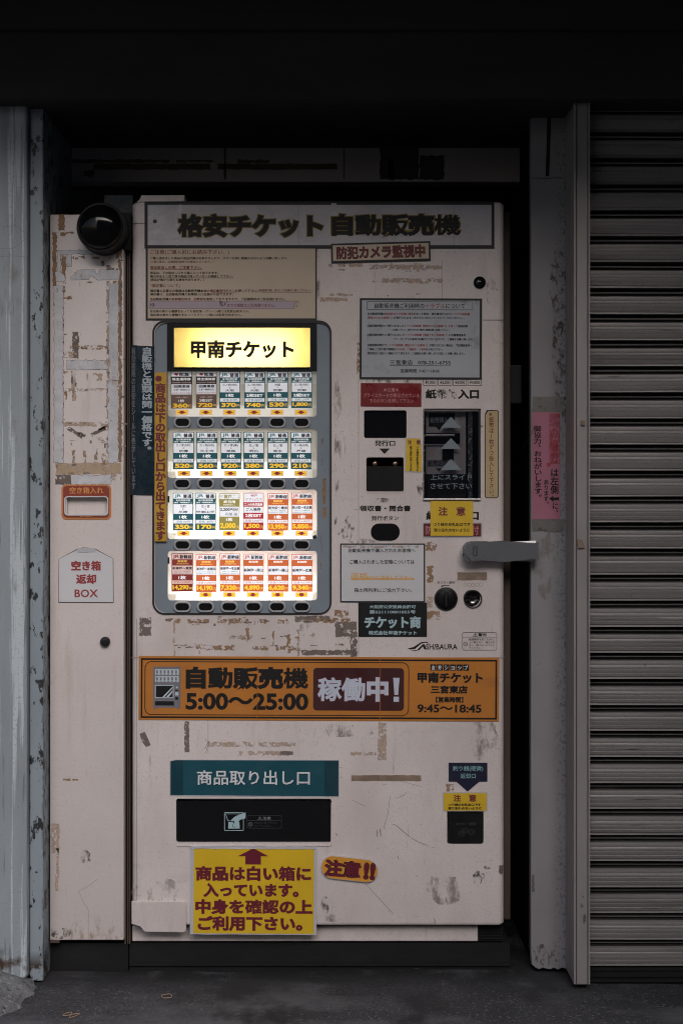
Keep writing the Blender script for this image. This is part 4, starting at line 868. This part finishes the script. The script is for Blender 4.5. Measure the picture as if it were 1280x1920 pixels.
ln2([('店舗営業時間外⇒ 発行されました', None), ('トラブル明細書【預金されたお客様へ】', L6), ('に店舗電話番号', None)], 296, 895, 917, 912); ln2('・フリーダイヤルの番号が記載されておりますので、ご連絡をお願い致します。', 452, 922, 967, 938)
ln2([('店舗営業時間外で', None), ('トラブル明細書【預金されたお客様へ】', L6), ('が発行されない場合は、下記電話番号へ', None)], 298, 960, 958, 977); ln2([('ご連絡して頂き留守番電話に', None), ('お名前・ご連絡先・ご用件', L6), ('をお伝え下さい。', None)], 298, 986, 775, 1002); ln2('翌営業日に当社より連絡させて頂きます。ご迷惑をお掛け致しますが宜しくお願い致します。', 298, 1012, 910, 1028)
ln2('三宮東店   078-251-6755', 440, 1062, 822, 1092, bold=.012); t.rect(fx(440), fy(1096), fx(822), fy(1096) + .8, 'ink black', 5); ln2('営業時間. 9:45〜18:45', 508, 1118, 752, 1142, bold=.014)
sign('trouble_notice', Yn, b, t, 'pale blue laminated notice in black frame above the banknote slot', 'notice', rot=.2)
b = G(); b.sheet(676, 718.5, 789.5, 762.5, 'red sticker', 2); t = G(); P_ = 'ink pink'
t.text('★注意★', (718, 727.5, 747.5, 734.5), P_, 3, .01); t.text('プライスカードが表示されている', (681, 737.5, 785.5, 745.5), P_, 3, .008); t.text('下のボタンを押して下さい', (692, 748, 775, 755.5), P_, 3, .008)
sign('red_caution_sticker', Yn, b, t, 'dark red sticker with pale pink lettering under the trouble notice', 'sticker', rot=.3)
Yel = 'yellow sticker'
b = G(); b.slab([(759.5, 821), (788, 821.5), (790, 835), (790.5, 860), (791.5, 886.5), (759, 885)], 'laminate edge', 1); b.slab([(761, 822), (787, 822.5), (789, 836), (790, 860), (790, 884.5), (760, 883)], Yel, 2)
t = G(); t.text('注', (763.5, 825, 771.5, 833.5), Rd, 3, .03); t.text('意', (780, 825, 788, 833.5), Rd, 3, .03); t.vtext('つり銭のお札出口です', 782.2, 836.5, 884, 4.6, 'ink black', 3, .05); t.vtext('取り忘れのないように', 770, 836.5, 884, 4.6, 'ink black', 3, .05)
sign('caution_sticker', Yn, b, t, 'narrow upright yellow caution sticker beside the receipt slot', 'sticker', group='yellow caution stickers')
b = G(); b.sheet(806.5, 939.5, 886, 1004.5, Yel, 9); t = G()
t.text('注', (821, 950, 838.5, 967), Rd, 10, .03); t.text('意', (854, 950, 872, 967), Rd, 10, .03); t.text('つり銭のお札出口です', (811.5, 980, 881, 986.5), 'ink black', 10, .03); t.text('取り忘れのないように', (813, 990.5, 879.5, 997.3), 'ink black', 10, .03)
sign('caution_sticker', Yn, b, t, 'squarish yellow caution sticker hung under the banknote slot', 'sticker', group='yellow caution stickers')
b = G(); b.sheet(829, 1485.5, 913, 1521, 'laminate edge', 1); b.rect(831, 1487, 911.5, 1519.8, Yel, 2); t = G()
t.text('注', (849.5, 1489.5, 863.5, 1503), Rd, 3, .03); t.text('意', (878, 1489.5, 892.5, 1503), Rd, 3, .03); t.text('つり銭のお札出口です', (839.5, 1506, 901, 1511), 'ink black', 3, .05); t.text('取り忘れのないように', (839.5, 1512.8, 902, 1518), 'ink black', 3, .05)
sign('caution_sticker', Yn, b, t, 'wide low yellow caution sticker above the black coin return flap', 'sticker', group='yellow caution stickers')
b = G(); b.slab(rr_pts(791.5, 979.5, 903.5, 1008, 2), 'laminate edge', 2); b.rr(793.5, 981.5, 901.5, 1006, 1.5, 'wine label', 3); t = G(); t.text('防犯カメラ取付', (797, 985.5, 897, 1002.5), 'ink pink', 4, .005)
sign('camera_label', Yn, b, t, 'wine red label with white rim half hidden behind a yellow caution sticker', 'label')
b = G(); b.slab([(912, 769), (931, 768.5), (934, 771), (934, 931), (931, 934), (911, 934), (908, 931), (908.5, 776)], 'ink black', 1); b.slab([(914, 771), (930.5, 770), (932.5, 772), (932.5, 930.5), (930, 932.5), (911.5, 932.5), (909.5, 930.5), (910, 778)], 'gold label', 2)
t = G(); t.vtext('※紙幣は1枚ずつ投入して下さい。', 920.5, 771, 937, 9.6, 'ink dark red', 3, .012)
sign('note_feed_label', Yn, b, t, 'tall narrow gold label with dark red upright lettering right of banknote slot', 'label')
b = G(); b.sheet(637.5, 1019, 796.5, 1129.5, 'gasket', 2.5); b.rect(640, 1021.5, 793.8, 1127, 'white paper', 3.5)
b.poly(jag(642, 1023, 785, 1027, 1, 6, 4), 'residue pale', 3.8); fx = lambda u: 620 + u / 2.909; fz = lambda v: 930 + v / 2.909
b.rect(fx(110), fz(447), fx(455), fz(458), 'orange wash', 3.9)
t = G()
for s_, u0, v0, u1, v1, m in (('自動販売機で購入されたお客様へ', 97, 286, 460, 308, 'ink black'), ('ご購入されました空箱については', 103, 347, 455, 371, 'ink black'), ('返却', 108, 418, 195, 460, 'ink orange'), ('BOXに投函して下さい。', 197, 433, 452, 457, 'ink orange'), ('箱の再利用にご協力下さい。', 127, 502, 440, 525, 'ink black')): t.text(s_, (fx(u0), fz(v0), fx(u1), fz(v1)), m, 4.6, .012)
sign('box_return_notice', Yn, b, t, 'white notice with one orange line in a black frame left of the knob', 'notice')
b = G(); b.sheet(671.5, 1129.8, 800, 1194, 'black plate', 2); t = G()
for s_, u0, v0, u1, v1, bo in (('大阪府公安委員会許可', 210, 594, 462, 614, .02), ('第621110801055号', 210, 622, 462, 642, .02), ('チケット商', 183, 655, 490, 722, .05), ('株式会社甲南チケット', 205, 734, 468, 758, .03)): t.text(s_, (fx(u0), fz(v0), fx(u1), fz(v1)), 'ink cyan', 3, bo)
sign('licence_plate', Yn, b, t, 'black dealer licence plate with pale blue lettering under the white notice', 'plate')

# long orange opening hours banner
b = G(); b.sheet(260.5, 1231.5, 935, 1351, 'orange banner', 3.0)
b.frame(264.5, 1235.5, 931, 1347.5, 3.2, 'ink black', 3.6); b.rframe(271.5, 1241, 766.5, 1342, 13, 1.6, 'ink black', 3.6); b.rr(587, 1252, 757, 1332, 7, 'maroon', 3.6)
for x in (482, 712): b.rect(x, 1232, x + 1, 1350.5, 'banner fold', 5.4)
ic = G(); ic.slab([(287.5, 1251.5), (339, 1251.5), (339, 1328), (336.5, 1328), (336.5, 1331), (332, 1331), (332, 1328), (293, 1328), (293, 1331), (288.5, 1331), (288.5, 1328), (287.5, 1328)], 'icon grey', 4)
for y in (1256, 1269):
    ic.rect(291, y, 335.5, y + 11, 'icon light', 4.6)
    for k in range(6): ic.rect(293 + 7.1 * k, y + 2, 296.5 + 7.1 * k, y + 8, 'icon grey', 5); ic.rect(293 + 7.1 * k, y + 9, 296.5 + 7.1 * k, y + 10, 'maroon', 5)
ic.rect(291, 1285.5, 326, 1310, 'icon light', 4.6); ic.rect(292.5, 1287, 324.5, 1308.5, 'black plate', 5); ic.poly([(305, 1308), (309, 1308), (324, 1291.5), (324, 1288.5)], 'icon light', 5.3); ic.poly([(312, 1308), (317, 1308), (324, 1299), (324, 1295)], 'icon light', 5.3)
ic.rect(291, 1316, 326.5, 1324, 'black plate', 4.6); ic.circ(332, 1290, 2, 'icon light', 4.6, 12); ic.rect(329, 1294.5, 334.5, 1297, 'black plate', 4.6); ic.rect(329, 1299, 335, 1305, 'icon light', 4.6); ic.rect(329, 1308, 334.5, 1313, 'black plate', 4.6)
t = G()
t.text('自動販売機', (348.5, 1250.5, 578, 1295), 'ink black', 4.6, .056); t.text('5:00〜25:00', (348.5, 1300, 578, 1331.5), 'ink black', 4.6, .035); t.text('稼働中', (594, 1268, 729, 1316.5), 'ink crimson', 4.2, .064); t.text('稼働中', (595.2, 1269.2, 727.8, 1315.3), 'ink lilac white', 4.8, .048); t.poly([(736.5, 1270), (748.5, 1270), (746, 1302), (739, 1302)], 'ink lilac white', 4.8); t.rect(737.5, 1305.5, 747.5, 1315, 'ink lilac white', 4.8)
for k, c_ in enumerate('金券ショップ'): t.rect(806 + 12.3 * k, 1244.5, 817 + 12.3 * k, 1256, 'black plate', 4); t.text(c_, (808 + 12.3 * k, 1246 + (2 if c_ in 'ョッ' else 0), 815 + 12.3 * k, 1254.5), 'slot orange ink' if 0 else 'ink white', 4.6, .02)
t.text('甲南チケット', (782, 1259.5, 904.5, 1279.5), 'ink black', 4.6, .05); t.text('三宮東店', (807, 1284, 876, 1299.5), 'ink black', 4.6, .045); t.text('【営業時間】', (816.5, 1305, 868, 1316), 'ink black', 4.6, .045); t.text('9:45〜18:45', (782, 1319.5, 902, 1335), 'ink black', 4.6, .03)
sign('opening_hours_banner', Yn, b, [('lettering', t), ('machine_icon', ic)], 'long orange banner with opening hours and a maroon box across the machine', 'banner', rot=.27)

# delivery sign, delivery notice, caution pill, coin return sticker
b = G(); b.slab([(318, 1428), (330, 1424.5), (635.5, 1424.5), (636, 1494), (318, 1492.5)], 'laminate edge', 1.5); b.poly([(320, 1427.5), (330, 1425.5), (634.5, 1425.5), (634.5, 1492.5), (320, 1491)], 'teal film', 2.5)
b.poly([(320, 1427.5), (330, 1425.5), (343.5, 1425.5), (343.5, 1491.2), (320, 1491)], 'teal dark film', 3); b.rect(608, 1425.7, 634.5, 1492.3, 'teal dark film', 3)
t = G(); t.text('商品取り出し口', (371, 1445.3, 582, 1473), 'teal dark film', 3.6, .03); t.text('商品取り出し口', (369.6, 1444, 580.8, 1471.7), 'ink white', 4.2, .015)
sign('delivery_sign', Yn, b, t, 'teal sign with white lettering above the black delivery flap', 'sign', rot=.15)
b = G(); b.slab(jag(357, 1588, 593.5, 1751.5, .35, 14, 3), 'laminate edge', 3, base=-.0012); 
for q in range(15):
    for q2 in range(16): b.rect(363.5 + 15 * q, 1590.5 + 9.9375 * q2, 378.5 + 15 * q, 1590.5 + 9.9375 * (q2 + 1), 'yellow paper', 4)
b.slab(jag(357, 1586.5, 590, 1591, .7, 8, 9), 'laminate edge', 7)
b.warp = lambda x, y: .0012 + .0016 * math.sin((x - 357) / 55) * max(0, (1640 - y) / 60 if y < 1640 else 0)  + .0012 * max(0, (y - 1700) / 50)
ar = G(); ar.poly([(475, 1589.5), (503, 1604.5), (489, 1604.5), (489, 1620), (460, 1620), (460, 1604.5), (446, 1604.5)], 'ink crimson', 6)
t = G()
for s_, xa, ya, xb, yb in (('商品は白い箱に', 367, 1623, 583, 1651), ('入っています。', 381, 1655, 560, 1682), ('中身を確認の上', 367, 1685.5, 586, 1713.5), ('ご利用下さい。', 371.5, 1716.5, 567.5, 1745)): t.text(s_, (xa, ya, xb, yb), 'ink crimson', 6, .05)
sign('delivery_notice', Yn, b, [('lettering', t), ('arrow', ar)], 'bright yellow sheet with big dark red lettering and arrow below delivery flap', 'notice', rot=.3)
b = G(); pts = rr_pts(602, 1607, 708, 1650, 21, 10); pts = [(x, y + (x - 655) * .03) for x, y in pts]
b.slab(pts, 'laminate edge', 14, base=0); b.slab([(655 + (x - 655) * .985, 1628.5 + (y - 1628.5) * .96) for x, y in pts], 'amber pill', 15)
t = G()
for m, L, bo, e in (('ink black', 16, .06, .7), ('ink crimson', 17, .035, 0)): t.text('注意', (608 - e, 1613 - e, 677 + e, 1645 + e), m, L, bo); t.text('!!', (682 - e, 1614 - e, 703 + e, 1645 + e), m, L, bo)
sign('caution_plaque', Yn, b, t, 'amber pill shaped caution plaque tilted right of the yellow sheet', 'plaque', rot=4.5)
b = G(); b.slab([(840.5, 1430), (913, 1430), (913, 1465.5), (898, 1465.5), (876, 1484), (855, 1465.5), (840.5, 1465.5)], 'navy sticker', 2); t = G(); t.text('釣り銭(硬貨)', (848.5, 1436, 905, 1446.5), 'ink pale cyan', 3, .01); t.text('返却口', (862.5, 1450, 891, 1459.5), 'ink pale cyan', 3, .01)
sign('coin_return_sticker', Yn, b, t, 'navy arrow shaped sticker pointing down to the coin return', 'sticker')
# upright strips left of the display
b = G(); b.slab([(246, 646.5), (258, 647.5), (258, 928), (243.5, 927.5)], 'navy film', 2); b.slab([(258, 648), (290, 649.5), (290.5, 928.5), (258, 928)], 'navy film', 2.2)
b.warp = lambda x, y: .001 - max(0, 258 - x) * .0008
t = G(); t.vtext('自販機と店頭は同一価格です。', 276, 651, 851, 19.5, 'ink navy white', 3.4, .045); t.vtext('有効期限の目安をシールに表示しています', 250.3, 651, 918, 9, 'ink faded', 3.4, .03)
sign('price_strip', Yn, b, t, 'dark navy upright strip with pale lettering wrapped round the machine edge', 'strip', group=None)
b = G(); b.sheet(290.5, 698.5, 313, 1015, 'amber strip', 8); t = G(); t.vtext('※商品は下の取出し口から出てきます', 301.5, 700, 1013, 20, 'ink dark red', 9, .045)
sign('delivery_strip', Yn, b, t, 'narrow amber upright strip with dark red lettering beside the lit price rows', 'strip')

# ================================================================== TICKET CARDS IN THE LIT WINDOWS
Yc = Yz + .0062
GRP = 'ticket price cards in the lit display'
def card(x0, y0, x1, y1, kind, price, d, label, glow):
    W, Hh = x1 - x0, y1 - y0; yy = lambda f: y0 + f * Hh; xx = lambda f: x0 + f * W
    b, t = G(), G()
    col = {'jr': 'card teal', 'brown': 'card brown', 'olive': 'card olive', 'red': 'card red', 'shin': 'card orange', 'shindark': 'card deep red'}[kind]
    wh = 'card pink' if kind == 'shindark' else 'card white'
    b.rect(x0, y0, x1, y1, col, 0)
    def band(a, c): b.rect(xx(.03), yy(a), xx(.97), yy(c), wh, .5)
    def tx(s_, a, c, e, f_, m='card ink', bold=.02): t.text(s_, (xx(a), yy(c), xx(e), yy(f_)), m, 1, bold)
    le = 'card letter'
    def pr(y_a=.845, y_b=.965):
        n = len(price); wdt = min(.74, .235 * n); a = .80 - wdt if n < 5 else .03
        tx(price, max(.05, a), y_a, .80, y_b, 'card price', .045); tx('円', .83, y_b - .085, .97, y_b, 'card gold', .0)
    if kind == 'jr':
        band(.015, .155); tx('JR', .08, .04, .42, .14, 'card logo teal', .03); tx('普通', .50, .035, .92, .145, 'card ink', .04); tx('全日利用可能', .14, .175, .86, .225, le, .02); tx('(毎日・時間制限なし)', .05, .24, .95, .285, le, .02)
        band(.30, .56); tx(d[0], *d[4], .325, d[5], .395); tx('⇕', .46, .415, .54, .455, 'card ink', .0); tx(d[1], .5 - .11 * len(d[1]), .475, .5 + .11 * len(d[1]), .54)
        tx(d[2], *( (.31, .595, .70, .69) if len(d[2]) < 3 else (.10, .595, .90, .69)), le, .03); band(.72, .815); tx('定価 ' + d[3], .18, .735, .85, .80, 'card logo teal', .0); pr()
    elif kind == 'brown':
        band(.0, .13); tx('阪急', .40, .025, .86, .12, 'card ink', .04); t.poly([(xx(.2), yy(.03)), (xx(.36), yy(.05)), (xx(.3), yy(.11)), (xx(.16), yy(.09))], 'card red', 1); b.rect(x0, yy(.13), x1, yy(.34), 'card dark', .4); tx('株主優待券', .06, .165, .94, .24, le, .03); tx('阪急全線で利用可能', .06, .275, .94, .315, 'card pink', 0)
        band(.34, .62); tx('1回乗車券', .10, .36, .90, .44, 'card ink', .035); tx('三宮〜梅田など', .12, .465, .90, .515); tx('2020年11月末まで有効', .06, .56, .94, .60, 'card red', 0); tx(d[0], *((.36, .75, .64, .83) if len(d[0]) < 3 else (.16, .75, .80, .83)), le, .02); tx('大阪〜神戸', .2, .68, .8, .72, 'card pink', 0); pr(.86, .98)
    elif kind == 'olive':
        band(.015, .155); tx('神戸', .22, .03, .62, .15, 'card olive', .04); tx('市バス', .66, .03, .95, .08, 'card olive', 0); tx('カード', .66, .095, .95, .145, 'card olive', 0); tx('〒', .04, .05, .18, .13, 'card olive', 0); tx('終日用', .22, .19, .78, .27, le, .03); tx('時間制限なし', .2, .29, .8, .33, le, 0)
        band(.36, .63); tx('2,200円分', .05, .385, .94, .485, 'card ink', .03); tx('利用 冊', .3, .52, .88, .61, 'card ink', 0); tx('1枚', .34, .66, .66, .75, le, .03); pr(.80, .96)
    elif kind == 'red':
        band(.015, .25); tx('神戸', .36, .04, .68, .11, 'card red', .02); tx('クアハウス', .10, .135, .92, .225, 'card red', 0); tx('二つの天然温泉', .05, .275, .95, .345, le, .035); band(.37, .53); tx('ご入場券', .14, .395, .86, .49, 'card ink', .02); tx('2枚SET', .10, .555, .90, .655, le, .03); band(.69, .79); tx('定価 1,960円', .1, .705, .9, .775, 'card red', 0); pr(.82, .96)
    else:
        band(.015, .155); tx('JR', .06, .04, .36, .14, col, .03); tx('新幹線', .38, .035, .95, .145, 'card ink', .04); tx(d[0], .28, .18, .72, .235, 'card gold' if d[0] == '指定席' else le, .03)
        if d[5]: tx('(' + d[5] + ')', .22, .25, .80, .295, 'card gold', 0)
        band(.32, .55); tx(d[1], .04, .35 if d[5] else .385, .96, .43 if d[5] else .475, 'card ink', .035)
        if d[5]: tx('のぞみ・ひかり・普通車指定席', .12, .455, .88, .485, 'card logo teal', 0); tx('同日乗車可 窓口にてお引換え下さい', .05, .505, .95, .535, 'card logo teal', 0)
        tx('1枚', .32, .585, .68, .685, le, .035); band(.71, .80); tx('定価 ' + d[3], .1, .725, .9, .785, 'card orange', 0); pr(.83, .97)
    o = sign('ticket_card', Yc, b, t, label, 'ticket card', group=GRP, part='lettering')
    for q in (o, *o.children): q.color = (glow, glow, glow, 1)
PL = ('first', 'second', 'third', 'fourth', 'fifth', 'last')
RW = ('top', 'second', 'third', 'bottom')
def jr(a, b_, n, p, w_=None): w_ = w_ or (.16, .84); return (a, b_, n, p, (w_[0],), w_[1])
cards = [
 [(320.5, 360.5, 697, 766, 'brown', '360', ('1枚',)), (367.5, 406.5, 697, 765, 'brown', '720', ('2枚SET',)), (411.5, 450.5, 697, 766, 'jr', '370', jr('三ノ宮(元町)', '大阪', '1枚', '410円')), (458, 497, 697, 766, 'jr', '740', jr('三ノ宮(元町)', '大阪', '2枚SET', '820円')), (501, 540, 697, 765, 'jr', '530', jr('大阪', '京都', '1枚', '570円', (.36, .64))), (546, 585, 697, 765, 'jr', '1,800', jr('三ノ宮(元町)', '京都', '2組SET', '2,200円'))],
 [(324.5, 364, 810, 880, 'jr', '520', jr('三ノ宮(元町)', '京橋', '1枚', '550円')), (368.5, 408, 810, 880, 'jr', '560', jr('三ノ宮(元町)', '天王寺', '1枚', '730円')), (414, 452.5, 810, 880, 'jr', '920', jr('三ノ宮(東)', '姫路', '1枚', '990円')), (456.5, 495, 810, 880, 'jr', '380', jr('三ノ宮', '明石', '1枚', '400円', (.27, .73))), (501.5, 540, 810, 880, 'jr', '290', jr('三ノ宮', '垂水', '1枚', '310円', (.27, .73))), (545, 584, 810, 880, 'jr', '210', jr('三ノ宮(元町)', '芦屋', '1枚', '220円'))],
 [(324.5, 362.5, 924, 994.5, 'jr', '350', jr('元町', '尼崎', '1枚', '400円', (.36, .64))), (366, 405, 924, 994.5, 'jr', '170', jr('三ノ宮', '甲南山手', '1枚', '180円', (.3, .7))), (411, 449.5, 925, 994.5, 'olive', '2,000', ()), (456, 494.5, 924, 994.5, 'red', '1,500', ()), (501.5, 540.5, 925, 995, 'shin', '13,950', ('指定席', '新大阪〜東京', '', '14,720円', 0, '東京都区内付')), (546.5, 586, 924, 994.5, 'shin', '5,850', ('指定席', '新大阪〜名古屋', '', '6,680円', 0, '名古屋市内付'))],
 [(322, 362, 1037.5, 1109, 'shindark', '14,290', ('指定席', '新神戸〜東京', '', '15,380円', 0, '東京都区内付')), (367.5, 406, 1039, 1110, 'shin', '14,190', ('指定席', '新神戸〜新横浜', '', '15,050円', 0, '横浜市内付')), (412, 450.5, 1038, 1109.5, 'shin', '7,320', ('指定席', '新神戸〜名古屋', '', '8,320円', 0, '名古屋市内付')), (456, 494.5, 1038.5, 1109.5, 'shin', '4,890', ('自由席', '新神戸〜岡山', '', '5,170円', 0, '')), (502, 541, 1038.5, 1109.5, 'shin', '6,620', ('自由席', '新神戸〜福山', '', '7,140円', 0, '')), (546.5, 586, 1039, 1109.5, 'shin', '9,340', ('自由席', '新神戸〜広島', '', '9,670円', 0, ''))]]
NM = {'jr': 'teal', 'brown': 'brown', 'olive': 'olive green', 'red': 'crimson', 'shin': 'orange', 'shindark': 'dark red'}
panels = [o for o in bpy.data.objects if o.name.startswith('price_window')]
for r_, row in enumerate(cards):
    for c_, (x0, x1, y0, y1, kind, price, d) in enumerate(row):
        if kind == 'jr': d = (d[0], d[1], d[2], d[3], d[4], d[5])
        card(x0, y0, x1, y1, kind, price, d, f'{NM[kind]} ticket card priced {price} yen, {PL[c_]} card in the {RW[r_]} row', (.19, .21, .37, .40)[r_] * (.55 if kind in ('brown', 'shindark') else 1))
        if (r_, c_) in ((2, 1), (3, 0)): continue
        xm = (x0 + x1) / 2 - (1 if c_ else -1); ya = (769, 883.5, 996, 1111)[r_]
        g = G(); g.rect(xm - 12, ya - 1, xm + 12, ya + 9, 'card pink', 0); g.rect(xm - 10.5, ya, xm + 10.5, ya + 8, 'card arrow yellow', .5)
        g.poly([(xm - 3.5, ya + 1), (xm + 3.5, ya + 1), (xm + 3.5, ya + 3.8), (xm + 8, ya + 3.8), (xm, ya + 7.6), (xm - 8, ya + 3.8), (xm - 3.5, ya + 3.8)], 'card arrow red', 1)
        o = g.build('arrow_sticker', Yc, panels[r_]); o.color = ((.2, .22, .4, .4)[r_],) * 3 + (1,); del o['_at']
for r_, (x0, y0, x1, y1) in enumerate(rows):          # yellowed corner tape on the windows
    g = G(); 
    if r_ < 2: g.poly(jag(x0, y0 + (30 if r_ == 0 else 0), x1, y0 + (70 if r_ == 0 else 62), .8, 12, 40 + r_), 'tape corner', -.4)
    g.poly(jag(586, y1 - 16, 594, y1, .8, 4, 50 + r_), 'tape corner', .3); g.poly(jag(314, y1 - 12, 330, y1, .8, 4, 60 + r_), 'tape corner', .3)
    if r_ >= 2: g.rect(314.5, y0 + 12, 318, y0 + 24, 'gasket', .4)
    if r_ == 2: g.poly([(586, 1006), (592, 1002), (594, 1010), (587, 1011)], 'gasket', .5); 
    o = g.build('corner_tape', Yc, panels[r_]); del o['_at']

# ================================================================== RUBBER BANDS ON THE GROUND
def gpt(px, py):        # point on the ground plane seen at that pixel
    t_ = H / ((py - 960) * S); return Vector(((px - 640) * S * t_, -D + D * t_, .004))
for (px, py), rx, ry, a, tw, lab in (((313, 1872), .011, .0135, .3, 0, 'single tan rubber band lying open on the ground before the machine'), ((133, 1907), .016, .012, -.6, 1, 'twisted tan rubber band near the concrete lump at the bottom edge')):
    c = gpt(px, py); pts = []
    for k in range(28):
        th = 2 * math.pi * k / 28; x = rx * math.cos(th); y = ry * (math.sin(2 * th) if tw else math.sin(th)) * (1.1 if tw else 1) + .002 * math.sin(3 * th)
        pts.append((c.x + x * math.cos(a) - y * math.sin(a), c.y + x * math.sin(a) + y * math.cos(a), .0055 + (.001 * math.cos(th) if tw else 0)))
    bm = bmesh.new(); tube(bm, pts, .0008, 6, closed=True); tag(mk('rubber_band', bm, 'rubber', smooth=True), lab, 'rubber band', 'rubber bands on the ground')
# building across the street, mirrored in the dome
ob = empty('opposite_building', (12, -16, 0), 'plain grey building across the street behind the camera', 'building')
bm = bmesh.new(); box(bm, -5, 30, -20, -16, 0, 9); mk('wall', bm, 'facade', ob)
bm = bmesh.new(); box(bm, -5.2, 30.2, -20, -15.7, 9, 9.4); mk('parapet', bm, 'facade', ob)
for o in bpy.data.objects:
    if '_at' in o: del o['_at']
    if o.name.startswith('tape_residue'): o['kind'] = 'stuff'
